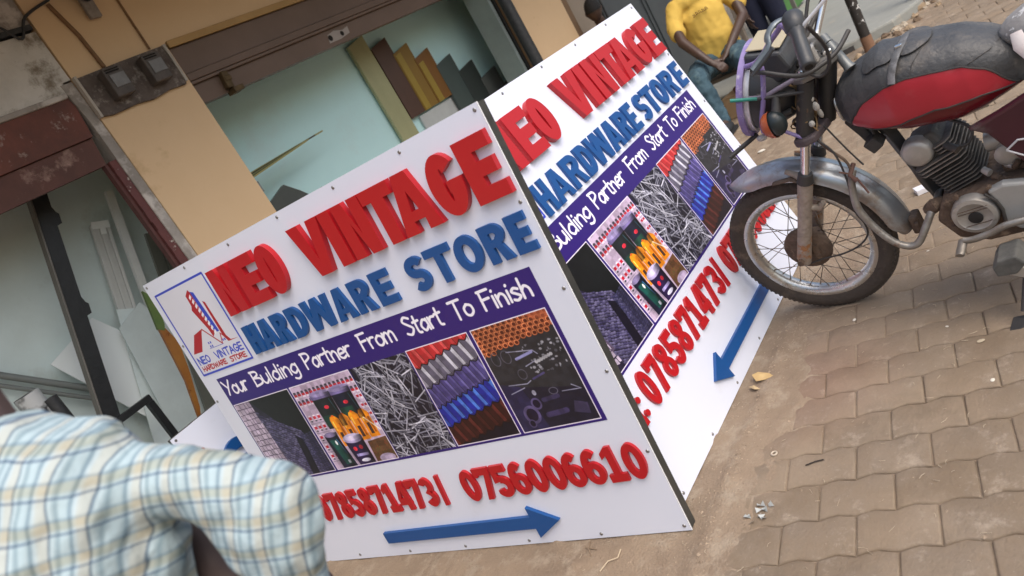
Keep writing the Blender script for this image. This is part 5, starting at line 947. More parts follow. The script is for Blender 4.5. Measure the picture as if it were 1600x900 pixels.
for sgn in (-1, 1): B('shock_absorber', MB().tube([(-1.18, .13*sgn, .36), (-1.12, .13*sgn, .72)], .026, 12), m_chr)
# ------------------------------------------------------------------ people
m_skin = mat('dark brown skin', (.060, .031, .021), .48, col2=(.048, .025, .017), scale=8, amt=.5, bump=.1, bscale=60)
m_hair = mat('short black hair', (.010, .009, .009), .8, bump=.9, bscale=160)
m_jean = mat('faded teal jeans', (.045, .095, .125), .85, col2=(.018, .042, .062), scale=7, amt=.4, bump=.35, bscale=35, stain=(.12, .19, .20), stscale=5, stlo=.55, sthi=.7)
m_shoe = mat('dark worn shoe', (.02, .022, .026), .6, bump=.2)
m_yt = mat('yellow cotton t shirt', (.58, .39, .075), .85, col2=(.54, .35, .065), scale=5, amt=.5, bump=.5, bscale=14)
def hand_nodes(nodes, edges, wrist, wi, d, up, sc=1.0, curl=.5, thumb=1):
    """adds palm and five bent fingers to a skin graph; d points along the hand, up is the back of the hand"""
    d = Vector(d).normalized(); up = Vector(up); up = (up-d*up.dot(d)).normalized(); sd_ = d.cross(up)*thumb; w_ = Vector(wrist)
    nodes.append((w_+d*.045*sc, (.030*sc, .016*sc, sd_))); p1 = len(nodes)-1; edges.append((wi, p1)); nodes.append((w_+d*.080*sc, (.034*sc, .014*sc, sd_))); p2 = len(nodes)-1; edges.append((p1, p2))
    for k, (off, L) in enumerate(((-.030, .070), (-.010, .080), (.010, .075), (.029, .060))):
        b = w_+d*(.092*sc)+sd_*off*sc; nodes.append((b, .009*sc)); a = len(nodes)-1; edges.append((p2, a)); ang = 0
        for q, f in enumerate((.42, .33, .25)):
            ang += curl*(.5+.3*q)+.05*k; b = b+(d*cos(ang)-up*sin(ang))*L*f*sc; nodes.append((b, (.0085-.001*q)*sc)); edges.append((a, len(nodes)-1)); a = len(nodes)-1
    b = w_+d*.03*sc-sd_*.028*sc; nodes.append((b, .011*sc)); a = len(nodes)-1; edges.append((p1, a))
    for q in range(2): b = b+(d*.75-sd_*.45-up*.35*q).normalized()*.03*sc; nodes.append((b, .010*sc)); edges.append((a, len(nodes)-1)); a = len(nodes)-1
def head_mesh(c, fwd, sc=1.0):
    """head with brow, nose, lips, chin and ears as one surface"""
    f = Vector(fwd).normalized(); u = Vector((0, 0, 1)); r = f.cross(u).normalized(); mb = MB(); n, m_ = 40, 30; vs = []
    for i in range(m_+1):
        ph = pi*i/m_
        for k in range(n):
            th = 2*pi*k/n; x, y, z = sin(ph)*cos(th), sin(ph)*sin(th), cos(ph)   # x fwd, y right
            rx = .098; ry = .074; rz = .118
            if z < 0: ry *= 1-.28*z*z; rx *= 1-.12*z*z
            px, py, pz = rx*x, ry*y, rz*z
            g = lambda a, b, s1, s2: math.exp(-(py/s1)**2-((pz-b)/s2)**2) if x > 0 else 0
            px += .022*g(0, -.018, .014, .020)+.010*g(0, .005, .009, .025)+.008*g(0, -.062, .024, .010)+.008*g(0, -.10, .03, .02)+.006*g(0, .030, .05, .012)
            if x > 0:
                for s_ in (-1, 1): px -= .010*math.exp(-((py-.031*s_)/.014)**2-((pz-.008)/.010)**2)
            for s_ in (-1, 1): py += s_*.016*math.exp(-((px+.005)/.016)**2-((pz+.005)/.028)**2)*(1 if y*s_ > .7 else 0)
            vs.append(Vector(c)+(f*px+r*py+u*pz)*sc)
    return mb.add(vs, [(i*n+k, (i+1)*n+k, (i+1)*n+(k+1) % n, i*n+(k+1) % n) for i in range(m_) for k in range(n)])
def head(parent, c, fwd, sc=1.0):
    h = head_mesh(c, fwd, sc).build('head', m_skin, parent, True); f = Vector(fwd).normalized(); r = f.cross(Vector((0, 0, 1))).normalized(); C_ = Vector(c)
    for s_ in (-1, 1): MB().ell(C_+(f*.083+r*.031*s_+Vector((0, 0, .008)))*sc, (.011*sc, .011*sc, .009*sc), 10, 8).build('eye', mat('eye white', (.55, .5, .45), .3), h, True); MB().ell(C_+(f*.0925+r*.031*s_+Vector((0, 0, .008)))*sc, (.004*sc,)*3, 8, 6).build('pupil', m_hair, h, True)
    hm = MB(); n = 30; vs = []
    for i in range(12):
        ph = pi*.52*i/11
        for k in range(n):
            th = 2*pi*k/n; cut = 1 if cos(th) < .3 else .72; p = ph*cut; vs.append(C_+(f*(.102*sin(p)*cos(th)-.004)+r*.080*sin(p)*sin(th)+Vector((0, 0, .124*cos(p))))*sc)
    hm.add(vs, [(i*n+k, (i+1)*n+k, (i+1)*n+(k+1) % n, i*n+(k+1) % n) for i in range(11) for k in range(n)]); hm.build('hair', m_hair, h, True); return h
# seated man in the yellow T-shirt
pm = thing('person', 'person in a yellow T-shirt and teal jeans sitting behind the right hand sign', 'person', (0, 0, 0)); pm.location = (6.9, 2.62, 0); po = Vector((-6.9, -2.62, 0))
V = Vector
nd = [(V((6.93, 2.64, .47)), (.15, .12)), (V((6.90, 2.64, .64)), (.135, .105)), (V((6.93, 2.66, .86)), (.155, .115)), (V((6.95, 2.67, .99)), (.12, .09)), (V((6.97, 2.68, 1.06)), .052), (V((7.0, 2.68, 1.12)), .05),
      (V((6.83, 2.79, .985)), .048), (V((6.69, 2.81, .86)), .044), (V((6.56, 2.745, .745)), .042), (V((6.47, 2.63, .62)), .036), (V((6.43, 2.56, .535)), .028),
      (V((7.06, 2.50, .945)), .048), (V((7.07, 2.41, .82)), .050), (V((6.98, 2.37, .69)), .042), (V((6.76, 2.42, .60)), .036), (V((6.60, 2.47, .52)), .028)]
ed = [(0, 1), (1, 2), (2, 3), (3, 4), (4, 5), (3, 6), (6, 7), (7, 8), (8, 9), (9, 10), (3, 11), (11, 12), (12, 13), (13, 14), (14, 15)]
legs = [(V((6.88, 2.73, .45)), .095), (V((6.58, 2.72, .47)), .082), (V((6.33, 2.67, .45)), .068), (V((6.30, 2.63, .26)), .055), (V((6.24, 2.58, .09)), .040), (V((6.13, 2.55, .045)), .036),
        (V((6.90, 2.55, .45)), .095), (V((6.70, 2.43, .46)), .084), (V((6.50, 2.33, .44)), .070), (V((6.55, 2.36, .24)), .055), (V((6.62, 2.38, .09)), .040), (V((6.52, 2.33, .045)), .036)]
b0 = len(nd); nd += legs; ed += [(0, b0), (b0, b0+1), (b0+1, b0+2), (b0+2, b0+3), (b0+3, b0+4), (b0+4, b0+5), (0, b0+6), (b0+6, b0+7), (b0+7, b0+8), (b0+8, b0+9), (b0+9, b0+10), (b0+10, b0+11)]
hand_nodes(nd, ed, nd[10][0], 10, (-.15, -.45, -.35), (-.5, -.1, .8), 1.0, .6, 1); hand_nodes(nd, ed, nd[15][0], 15, (-.55, .4, -.25), (-.2, 0, .9), 1.0, .6, -1)
def sh_(L_): return [(n[0]+po, n[1]) for n in L_]
skin('body', sh_(nd), ed, m_skin, pm, vox=.006, it=4)
tn_ = [(V((6.93, 2.65, .48)), (.195, .155)), (V((6.90, 2.64, .64)), (.182, .145)), (V((6.92, 2.66, .84)), (.19, .142)), (V((6.95, 2.67, .985)), (.135, .10)), (V((6.965, 2.68, 1.045)), .066), (V((6.83, 2.80, .99)), .076), (V((6.73, 2.82, .885)), .066), (V((6.67, 2.80, .815)), .070), (V((7.06, 2.50, .95)), .076), (V((7.08, 2.43, .85)), .074), (V((7.07, 2.40, .79)), .068)]
skin('t_shirt', sh_(tn_), [(0, 1), (1, 2), (2, 3), (3, 4), (3, 5), (5, 6), (6, 7), (3, 8), (8, 9), (9, 10)], m_yt, pm, it=4, folds=(.020, .09))
jn = [(V((6.92, 2.64, .46)), (.168, .135))]+[(p, (r+.016)) for p, r in legs[:5]]+[(p, (r+.016)) for p, r in legs[6:11]]
skin('jeans', sh_(jn), [(0, 1), (1, 2), (2, 3), (3, 4), (4, 5), (0, 6), (6, 7), (7, 8), (8, 9), (9, 10)], m_jean, pm, it=4, folds=(.03, .07))
for s_ in ((6.20, 2.57), (6.56, 2.35)): MB().ell(V((s_[0]-.03, s_[1]-.01, .05))+po, (.125, .052, .048), 18, 10).box(((s_[0]-.15)-6.9, s_[1]-.06-2.62, .004), ((s_[0]+.09)-6.9, s_[1]+.04-2.62, .03)).build('shoe', m_shoe, pm, True)
head(pm, V((6.97, 2.66, 1.235))+po, (-.85, -.45, -.25)); pm.scale = (1.07, 1.07, 1.07)
# printed mark on the chest, dark flat letters curved on the cloth
tx = MB()
cc = V((6.775, 2.60, .875)); e1_ = V((.28, -.74, .10)).normalized(); e2_ = V((-.25, 0, .95)).normalized(); nrm = e1_.cross(e2_).normalized()
if nrm.dot(V((-1, -.6, .2))) < 0: nrm = -nrm
for k in range(10):
    x_ = -.06+k*.0132; y_ = .006*sin(k*.6)
    for a, b, c_, d_ in ((0, 0, .0035, .022), (.0035, .0, .009, .005)) if k % 2 else ((0, 0, .009, .005), (.003, .005, .0065, .022), (0, .017, .009, .022)):
        q = [cc+e1_*(x_+u_)+e2_*(y_+v_)+nrm*.004 for u_, v_ in ((a, b), (c_, b), (c_, d_), (a, d_))]; tx.add([p+po for p in q]+[p+po-nrm*.012 for p in q], [(0, 1, 2, 3), (7, 6, 5, 4), (0, 4, 5, 1), (1, 5, 6, 2), (2, 6, 7, 3), (3, 7, 4, 0)])
o = tx.build('chest_print', mat('dark brown print', (.10, .045, .015), .7), pm); o['kind'] = 'stuff'
# man standing behind in dark navy
pn = thing('person', 'standing person in dark navy trousers behind the motorcycle handlebar', 'person', (8.0, 2.55, 0)); po2 = V((-8.0, -2.55, 0))
q = [(V((8.05, 2.52, .98)), (.15, .115)), (V((8.05, 2.52, 1.15)), (.14, .10)), (V((8.05, 2.53, 1.32)), (.165, .11)), (V((8.05, 2.53, 1.45)), (.12, .08)), (V((8.05, 2.53, 1.52)), .05), (V((8.03, 2.53, 1.60)), .05),
     (V((8.03, 2.74, 1.40)), .06), (V((8.01, 2.82, 1.12)), .046), (V((7.97, 2.78, .90)), .038), (V((7.94, 2.70, .72)), .034), (V((7.92, 2.64, .60)), .028),
     (V((8.07, 2.32, 1.40)), .06), (V((8.1, 2.24, 1.12)), .046), (V((8.08, 2.24, .86)), .036), (V((8.05, 2.25, .78)), .028)]
qe = [(0, 1), (1, 2), (2, 3), (3, 4), (4, 5), (3, 6), (6, 7), (7, 8), (8, 9), (9, 10), (3, 11), (11, 12), (12, 13), (13, 14)]
lg2 = [(V((8.05, 2.60, .88)), .10), (V((8.03, 2.61, .48)), .07), (V((8.05, 2.61, .10)), .045), (V((7.95, 2.60, .05)), .04), (V((8.05, 2.42, .88)), .10), (V((8.03, 2.40, .48)), .07), (V((8.07, 2.38, .10)), .045), (V((7.97, 2.36, .05)), .04)]
b0 = len(q); q += lg2; qe += [(0, b0), (b0, b0+1), (b0+1, b0+2), (b0+2, b0+3), (0, b0+4), (b0+4, b0+5), (b0+5, b0+6), (b0+6, b0+7)]
hand_nodes(q, qe, q[10][0], 10, (-.1, -.1, -1), (-.6, .6, 0), 1, .4, 1); hand_nodes(q, qe, q[14][0], 14, (0, 0, -1), (0, -1, 0), 1, .4, -1)
skin('body', [(n[0]+po2, n[1]) for n in q], qe, m_skin, pn, vox=.006, it=4)
m_navy = mat('dark navy cloth', (.008, .012, .035), .9, col2=(.005, .007, .022), scale=6, bump=.4, bscale=20)
skin('trousers', [(V((8.05, 2.52, .98))+po2, (.17, .13))]+[(p+po2, r+.025) for p, r in lg2[:3]]+[(p+po2, r+.025) for p, r in lg2[4:7]], [(0, 1), (1, 2), (2, 3), (0, 4), (4, 5), (5, 6)], m_navy, pn)
skin('shirt', [(V((8.05, 2.52, .95))+po2, (.165, .13)), (V((8.05, 2.52, 1.15))+po2, (.155, .12)), (V((8.05, 2.53, 1.32))+po2, (.18, .125)), (V((8.05, 2.53, 1.46))+po2, (.13, .09)), (V((8.03, 2.74, 1.40))+po2, .078), (V((8.02, 2.80, 1.2))+po2, .066), (V((8.07, 2.32, 1.40))+po2, .078), (V((8.09, 2.26, 1.2))+po2, .066)], [(0, 1), (1, 2), (2, 3), (3, 4), (4, 5), (3, 6), (6, 7)], m_navy, pn)
head(pn, V((8.02, 2.53, 1.69))+po2, (-1, -.4, 0))
# man whose head shows above the sign
p3 = thing('person', 'person seen only as a dark head above the top edge of the right sign', 'person', (7.08, 3.62, 0)); p3o = V((0, 0, 0))
q = [(V((0, 0, .52)), (.15, .12)), (V((0, 0, .75)), (.14, .10)), (V((0, 0, 1.02)), (.16, .11)), (V((0, 0, 1.16)), (.11, .08)), (V((-.01, 0, 1.24)), .052), (V((-.03, 0, 1.30)), .05), (V((0, .2, 1.08)), .06), (V((-.03, .23, .85)), .045), (V((-.15, .18, .65)), .036), (V((-.24, .15, .6)), .028), (V((0, -.2, 1.08)), .06), (V((-.03, -.23, .85)), .045), (V((-.15, -.18, .65)), .036), (V((-.24, -.15, .6)), .028),
     (V((-.05, .1, .5)), .09), (V((-.42, .12, .5)), .07), (V((-.42, .12, .1)), .045), (V((-.52, .12, .05)), .04), (V((-.05, -.1, .5)), .09), (V((-.42, -.12, .5)), .07), (V((-.42, -.12, .1)), .045), (V((-.52, -.12, .05)), .04)]
qe = [(0, 1), (1, 2), (2, 3), (3, 4), (4, 5), (3, 6), (6, 7), (7, 8), (8, 9), (3, 10), (10, 11), (11, 12), (12, 13), (0, 14), (14, 15), (15, 16), (16, 17), (0, 18), (18, 19), (19, 20), (20, 21)]
hand_nodes(q, qe, q[9][0], 9, (-1, 0, -.2), (0, 0, 1), 1, .4, 1); hand_nodes(q, qe, q[13][0], 13, (-1, 0, -.2), (0, 0, 1), 1, .4, -1)
skin('body', q, qe, m_skin, p3, vox=.006, it=4)
skin('shirt', [(V((0, 0, .5)), (.165, .13)), (V((0, 0, .75)), (.155, .115)), (V((0, 0, 1.02)), (.175, .125)), (V((0, 0, 1.15)), (.12, .09)), (V((0, .2, 1.08)), .078), (V((-.02, .23, .9)), .062), (V((0, -.2, 1.08)), .078), (V((-.02, -.23, .9)), .062)], [(0, 1), (1, 2), (2, 3), (3, 4), (4, 5), (3, 6), (6, 7)], mat('grey shirt', (.16, .16, .17), .85), p3)
skin('trousers', [(V((0, 0, .5)), (.165, .13)), (V((-.05, .1, .5)), .105), (V((-.42, .12, .5)), .086), (V((-.42, .12, .12)), .06), (V((-.05, -.1, .5)), .105), (V((-.42, -.12, .5)), .086), (V((-.42, -.12, .12)), .06)], [(0, 1), (1, 2), (2, 3), (0, 4), (4, 5), (5, 6)], m_navy, p3)
head(p3, V((-.05, 0, 1.395)), (.8, .5, 0))
# person close to the camera, seen from behind: plaid shoulder and sleeve
def plaid():
    m = bpy.data.materials.new('pale plaid cotton'); m.use_nodes = True; n = m.node_tree.nodes; l = m.node_tree.links; b = n['Principled BSDF']
    tc = n.new('ShaderNodeTexCoord'); no = n.new('ShaderNodeTexNoise'); no.inputs['Scale'].default_value = 5; no.inputs['Detail'].default_value = 3; l.new(tc.outputs['Object'], no.inputs['Vector'])
    sb_ = n.new('ShaderNodeVectorMath'); sb_.operation = 'MULTIPLY_ADD'; l.new(no.outputs['Color'], sb_.inputs[0]); sb_.inputs[1].default_value = (.03, .03, .03); l.new(tc.outputs['Object'], sb_.inputs[2])
    outs = []
    for d, fr, ph, stops in (((.47, -.76, -.40), 26, .1, ((0, (.48, .58, .62)), (.10, (.17, .25, .31)), (.19, (.55, .64, .68)), (.30, (.60, .60, .55)), (.47, (.60, .60, .55)), (.52, (.08, .13, .20)), (.58, (.60, .70, .73)), (.74, (.26, .35, .40)), (.84, (.52, .63, .67)))),
                              ((.40, -.16, .90), 23.0, .35, ((0, (.80, .86, .88)), (.28, (.80, .86, .88)), (.33, (.10, .15, .27)), (.38, (.78, .84, .87)), (.5, (.70, .65, .54)), (.66, (.70, .65, .54)), (.73, (.42, .50, .57)), (.80, (.80, .86, .88))))):
        dt = n.new('ShaderNodeVectorMath'); dt.operation = 'DOT_PRODUCT'; l.new(sb_.outputs[0], dt.inputs[0]); dt.inputs[1].default_value = d
        mu = n.new('ShaderNodeMath'); mu.operation = 'MULTIPLY_ADD'; l.new(dt.outputs['Value'], mu.inputs[0]); mu.inputs[1].default_value = fr; mu.inputs[2].default_value = ph+20
        fc = n.new('ShaderNodeMath'); fc.operation = 'FRACT'; l.new(mu.outputs[0], fc.inputs[0]); cr_ = n.new('ShaderNodeValToRGB'); cr_.color_ramp.interpolation = 'LINEAR'; l.new(fc.outputs[0], cr_.inputs[0])
        e = cr_.color_ramp.elements; e[0].position = 0; e[0].color = (*stops[0][1], 1); e[1].position = 1; e[1].color = (*stops[0][1], 1)
        for p_, c_ in stops[1:]: q_ = e.new(p_); q_.color = (*c_, 1)
        outs.append(cr_.outputs[0])
    mx = n.new('ShaderNodeMix'); mx.data_type = 'RGBA'; mx.blend_type = 'MULTIPLY'; mx.inputs[0].default_value = 1; l.new(outs[0], mx.inputs[6]); l.new(outs[1], mx.inputs[7])
    g_ = n.new('ShaderNodeGamma'); g_.inputs[1].default_value = .82; l.new(mx.outputs[2], g_.inputs[0]); hs = n.new('ShaderNodeMix'); hs.data_type = 'RGBA'; hs.blend_type = 'MULTIPLY'; hs.inputs[0].default_value = 1; l.new(g_.outputs[0], hs.inputs[6]); hs.inputs[7].default_value = (.80, .82, .82, 1); l.new(hs.outputs[2], b.inputs['Base Color']); b.inputs['Roughness'].default_value = .9; b.inputs['Specular IOR Level'].default_value = .15
    nb = n.new('ShaderNodeTexNoise'); nb.inputs['Scale'].default_value = 9; nb.inputs['Detail'].default_value = 4; l.new(tc.outputs['Object'], nb.inputs['Vector']); bp = n.new('ShaderNodeBump'); bp.inputs['Strength'].default_value = .8; bp.inputs['Distance'].default_value = .03; l.new(nb.outputs[0], bp.inputs['Height']); l.new(bp.outputs[0], b.inputs['Normal'])
    return m
pf_ = thing('person', 'person close in front seen from behind in a pale blue and tan plaid shirt', 'person', (.12, 1.3, 0)); pq = V((-.12, -1.3, 0))
bd_ = [(V((.16, 1.33, .88)), (.14, .11)), (V((.20, 1.29, 1.06)), (.125, .11)), (V((.262, 1.238, 1.215)), (.135, .13)), (V((.300, 1.20, 1.255)), .085), (V((.30, 1.235, 1.40)), .055), (V((.32, 1.28, 1.50)), .055),
       (V((.426, 1.03, 1.198)), .034), (V((.442, .987, 1.132)), .046), (V((.431, .991, 1.076)), .042), (V((.390, 1.037, .963)), .042), (V((.415, 1.175, 1.04)), .062), (V((.442, 1.215, 1.105)), .056), (V((.46, 1.34, 1.12)), .036),
       (V((.17, 1.40, 1.22)), .055), (V((.22, 1.50, 1.05)), .05), (V((.36, 1.42, .92)), .045), (V((.535, 1.235, .885)), .040), (V((.391, 1.086, 1.245)), .034)]
be_ = [(0, 1), (1, 2), (2, 3), (3, 4), (4, 5), (3, 17), (17, 6), (6, 7), (7, 8), (8, 9), (9, 10), (10, 11), (11, 12), (3, 13), (13, 14), (14, 15), (15, 16)]
lf = [(V((.15, 1.27, .82)), .10), (V((.20, 1.22, .46)), .07), (V((.16, 1.22, .09)), .045), (V((.26, 1.19, .045)), .04), (V((.09, 1.42, .82)), .10), (V((.16, 1.46, .46)), .07), (V((.12, 1.46, .09)), .045), (V((.22, 1.43, .045)), .04)]
b0 = len(bd_); bd_ += lf; be_ += [(0, b0), (b0, b0+1), (b0+1, b0+2), (b0+2, b0+3), (0, b0+4), (b0+4, b0+5), (b0+5, b0+6), (b0+6, b0+7)]
hand_nodes(bd_, be_, bd_[12][0], 12, (-.2, .8, .3), (.9, 0, .4), 1, .5, 1); hand_nodes(bd_, be_, bd_[16][0], 16, (.25, -.1, -.9), (.9, .2, .2), 1, .5, 1)
skin('body', [(p+pq, r) for p, r in bd_], be_, mat('near dark skin', (.075, .048, .042), .5, col2=(.06, .038, .033), scale=8), pf_, vox=.005, across=(.54, -.84, 0))
ps_ = [(V((.15, 1.34, .86)), (.165, .14)), (V((.20, 1.30, 1.06)), (.155, .145)), (V((.262, 1.238, 1.218)), (.174, .165)), (V((.313, 1.184, 1.268)), (.128, .128)), (V((.304, 1.227, 1.335)), (.10, .098)), (V((.391, 1.086, 1.247)), .053), (V((.427, 1.031, 1.201)), .050), (V((.442, .990, 1.134)), .069), (V((.431, .991, 1.076)), .058), (V((.412, 1.002, 1.029)), .048),
       (V((.18, 1.38, 1.24)), .085), (V((.19, 1.45, 1.13)), .070), (V((.318, 1.158, 1.182)), .094), (V((.265, 1.215, 1.06)), .10)]
skin('plaid_shirt', [(p+pq, r) for p, r in ps_], [(0, 1), (1, 2), (2, 3), (3, 4), (3, 5), (5, 6), (6, 7), (7, 8), (8, 9), (3, 10), (10, 11), (3, 12), (12, 13)], plaid(), pf_, vox=.006, across=(.54, -.84, 0), it=10, folds=(.028, .075))
skin('trousers', [(V((.14, 1.34, .86))+pq, (.155, .13))]+[(p+pq, r+.02) for p, r in lf[:3]]+[(p+pq, r+.02) for p, r in lf[4:7]], [(0, 1), (1, 2), (2, 3), (0, 4), (4, 5), (5, 6)], mat('grey trousers', (.10, .10, .095), .9), pf_, across=(.54, -.84, 0))
for a, b in ((.24, 1.195), (.20, 1.435)): MB().ell(V((a, b, .05))+pq, (.12, .05, .048), 16, 10).build('shoe', m_shoe, pf_, True)
head(pf_, V((.33, 1.29, 1.60))+pq, (.8, .5, 0))

# ------------------------------------------------------------------ right background: seats, rubble, step, posts
m_wood = mat('grey weathered wood', (.20, .17, .14), .8, col2=(.12, .10, .08), scale=9, bump=.5, bscale=30)
be = thing('wooden_bench', 'weathered wooden bench the person in yellow sits on', 'bench', (7.0, 2.65, 0))
MB().box((-.15, -.45, .31), (.18, .5, .34)).build('seat', m_wood, be); 
for a in (-.42, .44):
    for b in (-.12, .14): MB().box((b-.02, a-.02, .003), (b+.02, a+.02, .31)).build('leg', m_wood, be)
st = thing('wooden_stool', 'pale wooden stool frame between the person in yellow and the motorcycle', 'stool', (7.72, 2.50, 0))
MB().box((-.16, -.16, .26), (.16, .16, .285)).box((-.12, -.12, .287), (.02, .14, .33)).build('seat', m_wood, st)
for a in (-.13, .13):
    for b in (-.13, .13): MB().box((b-.018, a-.018, .003), (b+.018, a+.018, .26)).build('leg', m_wood, st)
MB().box((-.13, -.14, .10), (.13, -.12, .13)).build('stretcher', m_wood, st); MB().box((-.03, .15, .0), (.03, .19, .95), tilt=('Y', .12)).build('upright', m_wood, st)
cb = thing('cardboard_box', 'brown cardboard box on the ground beside the seated person', 'box', (6.72, 2.52, 0.002))
MB().box((-.13, -.12, 0), (.14, .16, .19)).build('carton', mat('cardboard', (.33, .22, .12), .85, col2=(.28, .185, .10), scale=5), cb, bevel=.004); MB().box((-.132, -.125, .191), (.0, .165, .194)).build('flap', MATS['cardboard'], cb)
sn = MB().ell((0, 0, .02), (.10, .035, .022), 14, 8).build('sandal', mat('brown sandal', (.16, .07, .05), .6), None, True, loc=(6.70, 2.56, .197)); sn.rotation_euler = (0, 0, .5); tag(sn, 'brown and pink sandal lying on top of the cardboard box', 'sandal')
sk2 = MB()
rs = random.Random(5)
for k in range(1): sk2.ell((0, 0, .09), (.14, .12, .09), 20, 12)
tag(sk2.build('grey_sack', mat('grey sack', (.20, .18, .16), .9, col2=(.11, .10, .09), scale=12, bump=.9, bscale=14), None, True, loc=(7.15, 2.58, .0)), 'crumpled grey sack lying behind the cardboard box', 'sack')
bp_ = MB().box((-.3, -.02, 0), (.25, .02, .03)).build('black_bar', m_blk, None, loc=(6.15, 2.38, .004)); bp_.rotation_euler = (0, 0, .3); tag(bp_, 'short black bar lying on the ground by the seated person\'s shoe', 'bar')
gp_ = MB().box((-.5, -.02, 0), (.5, .02, 1.1)).build('green_panel', mat('green panel', (.05, .17, .03), .6), None, loc=(10.6, 2.95, .12)); tag(gp_, 'small green panel standing far behind the handlebar', 'panel')
rk = thing('metal_rack', 'grey metal rack standing behind the person in navy', 'rack', (9.0, 2.75, 0))
for a in (-.25, 0, .25): MB().box((-.02, a-.02, .003), (.02, a+.02, 1.2)).build('upright', mat('rack grey', (.20, .19, .17), .6, .3), rk)
for z in (.15, .5, .9): MB().box((-.03, -.27, z), (-.022, .27, z+.03)).build('rail', MATS['rack grey'], rk)
# concrete step
sb2 = MB(); sb2.prism([(7.20, 1.98), (7.32, 1.70), (7.48, 1.40), (7.85, 1.22), (12, 1.0), (12, 3.79), (7.4, 3.79), (7.3, 2.4)], -.1, .09)
o = sb2.build('concrete_step', mat('pale grey concrete step', (.27, .275, .25), .85, col2=(.22, .225, .205), scale=2.2, amt=.4, bump=.4, bscale=20, stain=(.33, .29, .23), stscale=3, stlo=.56, sthi=.7), None, bevel=.02); tag(o, kind='structure')
p_ = thing('veranda_post', 'black veranda post with flaking white paint standing by the motorcycle tank', 'post', (7.07, 1.55, 0))
MB().tube([(0, 0, 0), (0, 0, 2.99)], .042, 18).build('shaft', mat('flaking post paint', (.012, .011, .010), .6, col2=(.028, .022, .018), scale=12, bump=.3, stain=(.6, .6, .58), stscale=9, stlo=.57, sthi=.59), p_, True)
MB().tube([(0, 0, 0), (0, 0, .13)], .0455, 18).build('mud_stain', mat('red mud', (.22, .12, .07), .9, bump=.5), p_, True)
o = MB().box((-.35, -.03, 0), (.35, .03, .045)).build('steel_bar', m_blk, None, loc=(7.32, 1.76, .003)); o.rotation_euler = (0, 0, 2.15); tag(o, 'dark steel bar lying on the sand beside the flaking post', 'bar')
o = MB().tube([(0, 0, 0), (0, 0, 2.99)], .045, 14).build('veranda_post', mat('brown post', (.14, .09, .06), .7, bump=.3), None, True, loc=(8.0, 1.25, 0)); tag(o, 'far brown post rising from the rubble beyond the concrete step', 'post')
rs = random.Random(21); rub = []
for k in range(46):
    t = rs.random(); x = 7.05+1.5*t+rs.gauss(0, .12); y = 1.45-.38*t+rs.gauss(0, .11); s_ = rs.uniform(.018, .05)*(1.5 if rs.random() < .15 else 1)
    mb = MB(); mb.ell((0, 0, 0), (s_, s_*rs.uniform(.6, 1), s_*rs.uniform(.4, .7)), 6, 4); mb.v = [tuple(c+rs.uniform(-.2, .2)*s_ for c in v) for v in mb.v]
    kk = rs.randint(0, 2); o = mb.build('rubble_stone', ((mat('rubble tan', (.34, .25, .16), .95, bump=.6), mat('rubble pale', (.42, .36, .28), .95, bump=.6), mat('rubble brown', (.16, .11, .07), .95, bump=.6))[kk]), None, loc=(x, y, max(sand_h(x, y), 0)+s_*.15)); o.rotation_euler = (0, 0, rs.uniform(0, 3)); tag(o, ('tan', 'pale', 'brown')[kk]+' broken stone in the heap of rubble at the edge of the concrete step', 'stone', 'rubble stones by the step')
# litter
def bit(nm, lab, cat, mb, m, x, y, rz=0, z=None, grp=None):
    o = mb.build(nm, m, None, False, loc=(x, y, (max(sand_h(x, y), -.002) if z is None else z)+.001)); o.rotation_euler = (0, 0, rz); return tag(o, lab, cat, grp)
lf_ = MB().add([(0, -.035, .0), (.022, -.02, .006), (.045, .02, .012), (.020, .040, .022), (-.012, .030, .010), (-.008, .0, .003), (0, -.035, .0015), (.022, -.02, .0075), (.045, .02, .0135), (.020, .040, .0235), (-.012, .030, .0115), (-.008, .0, .0045)], [(0, 1, 2, 3, 4, 5), (11, 10, 9, 8, 7, 6)]+[(i, (i+1) % 6, 6+(i+1) % 6, 6+i) for i in range(6)])
bit('dry_leaf', 'curled yellow dry leaf by the blue arrow of the right sign', 'leaf', lf_, mat('dry leaf', (.58, .42, .20), .7, col2=(.45, .3, .13), scale=30), 2.345, 1.255, .3)
bit('paper_scrap', 'pale folded scrap beside the yellow dry leaf', 'scrap', MB().add([(-.02, 0, .0), (.02, -.006, .004), (.025, .016, .012), (-.012, .02, .014), (0, .008, .02)], [(0, 1, 4), (1, 2, 4), (2, 3, 4), (3, 0, 4), (3, 2, 1, 0)]), mat('straw scrap', (.50, .38, .22), .8), 2.30, 1.275, 1)
bit('rubber_ring', 'small pale ring lying on the pavers', 'ring', MB().lathe([(.009+.0028*cos(t), .0028+.0028*sin(t)) for t in np.linspace(0, 2*pi, 9)[:-1]], (0, 0, 0), 'z', 20, True), mat('pale ring', (.55, .47, .37), .6), 1.917, 1.115)
bit('twig', 'short dark twig lying on the pavers', 'twig', MB().tube([(-.026, 0, .003), (.005, .002, .004), (.03, 0, .003)], .0022, 6), mat('dark twig', (.04, .03, .025), .9), 1.855, .973, -1.2)
bit('twig', 'bent pale twig on the soil below the front sign', 'twig', MB().tube([(-.05, 0, .003), (-.01, .012, .005), (.02, -.004, .004), (.045, .016, .006)], .0024, 6), mat('pale twig', (.52, .42, .30), .9), 1.46, 1.535, -.6)
bit('twig', 'thin crossed twig nearest the foot of the front sign', 'twig', MB().tube([(-.04, 0, .003), (0, .01, .006), (.035, 0, .004)], .0018, 6).tube([(-.02, -.02, .004), (.01, .02, .006)], .0018, 6), mat('brown twig', (.25, .18, .12), .9), 1.52, 1.65, .5)
pl = MB(); rs = random.Random(8)
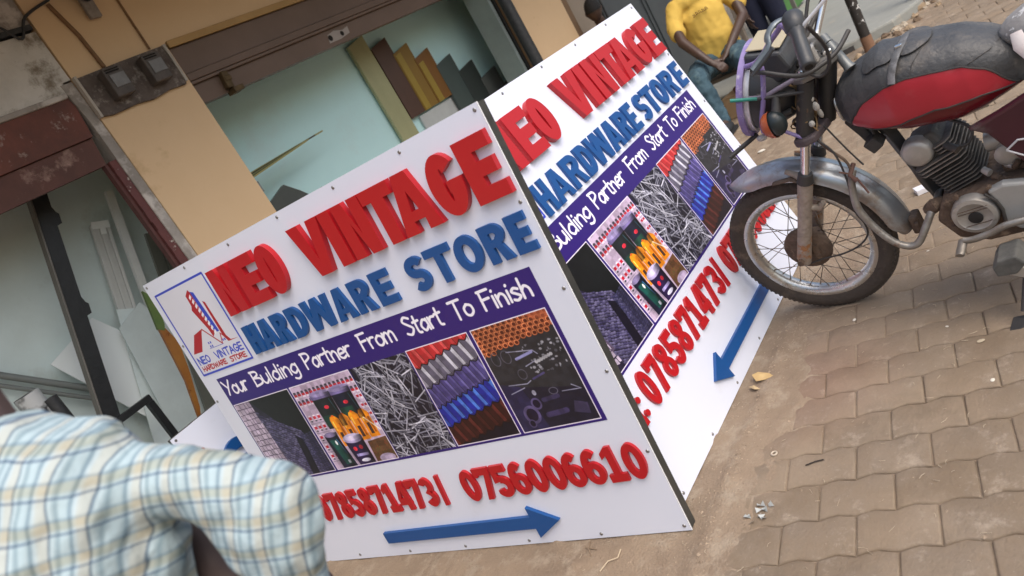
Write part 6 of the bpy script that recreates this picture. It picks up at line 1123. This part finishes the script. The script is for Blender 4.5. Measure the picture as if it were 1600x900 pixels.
for k in range(16): a, b = rs.uniform(-.035, .035), rs.uniform(-.03, .03); c = rs.uniform(0, 6); pl.add([(a, b, .002), (a+.02*cos(c), b+.02*sin(c), .004), (a+.014*cos(c+1.2), b+.014*sin(c+1.2), .012)], [(0, 1, 2), (2, 1, 0)])
bit('plastic_scrap', 'crumpled grey plastic shred lying by the near pavers', 'plastic scrap', pl, mat('grey film', (.42, .44, .43), .4), 1.65, 1.095)
for i, (x, y, s_, lab) in enumerate(((2.667, .982, .010, 'white pebble just below the front wheel'), (2.502, .649, .006, 'tiny white chip right of the middle on the pavers'), (2.378, .542, .013, 'pale flat blotch of dried cement on a paver'), (2.16, .503, .009, 'pale pebble near the right edge of the paving'), (2.833, 1.425, .013, 'straw coloured chip near the right sign corner'), (3.1, .761, .006, 'thin white sliver under the gear lever'), (5.46, .855, .012, 'white fragment on the sand beyond the tank'), (5.94, .512, .02, 'white shred on the far pavers beyond the tank'), (5.303, 2.054, .03, 'pale torn shred on the sand by the mudguard'))):
    bit('pebble', lab, 'pebble', MB().ell((0, 0, s_*.2), (s_, s_*.7, s_*.25 if i != 2 else s_*.08), 8, 5), mat('white chip', (.72, .68, .60), .8) if i != 2 else mat('cement blotch', (.5, .42, .3), .9), x, y, i)
wb = bit('small_carton', 'small white carton lying on the pavers behind the leg guard', 'carton', MB().box((-.03, -.028, 0), (.03, .028, .022)), mat('white carton', (.74, .74, .78), .6), 3.73, .84, .4)
# ground litter strands
sg = MB(); rs = random.Random(77)
for k in range(260):
    x, y = rs.uniform(1.3, 3.6), rs.uniform(.5, 1.9); z = max(sand_h(x, y), -.001)+.0012; a = rs.uniform(0, 6.3); L_ = rs.uniform(.006, .028); b = a+rs.uniform(-.8, .8); sg.tube([(x, y, z), (x+cos(a)*L_*.5, y+sin(a)*L_*.5, z+.001), (x+cos(a)*L_*.5+cos(b)*L_*.5, y+sin(a)*L_*.5+sin(b)*L_*.5, z)], rs.uniform(.0005, .0011), 4)
tag(sg.build('straw_bits', mat('straw', (.52, .44, .33), .9, col2=(.3, .24, .17), scale=50)), 'thin straw bits and fibres scattered over the paving', 'straw', kind='stuff')
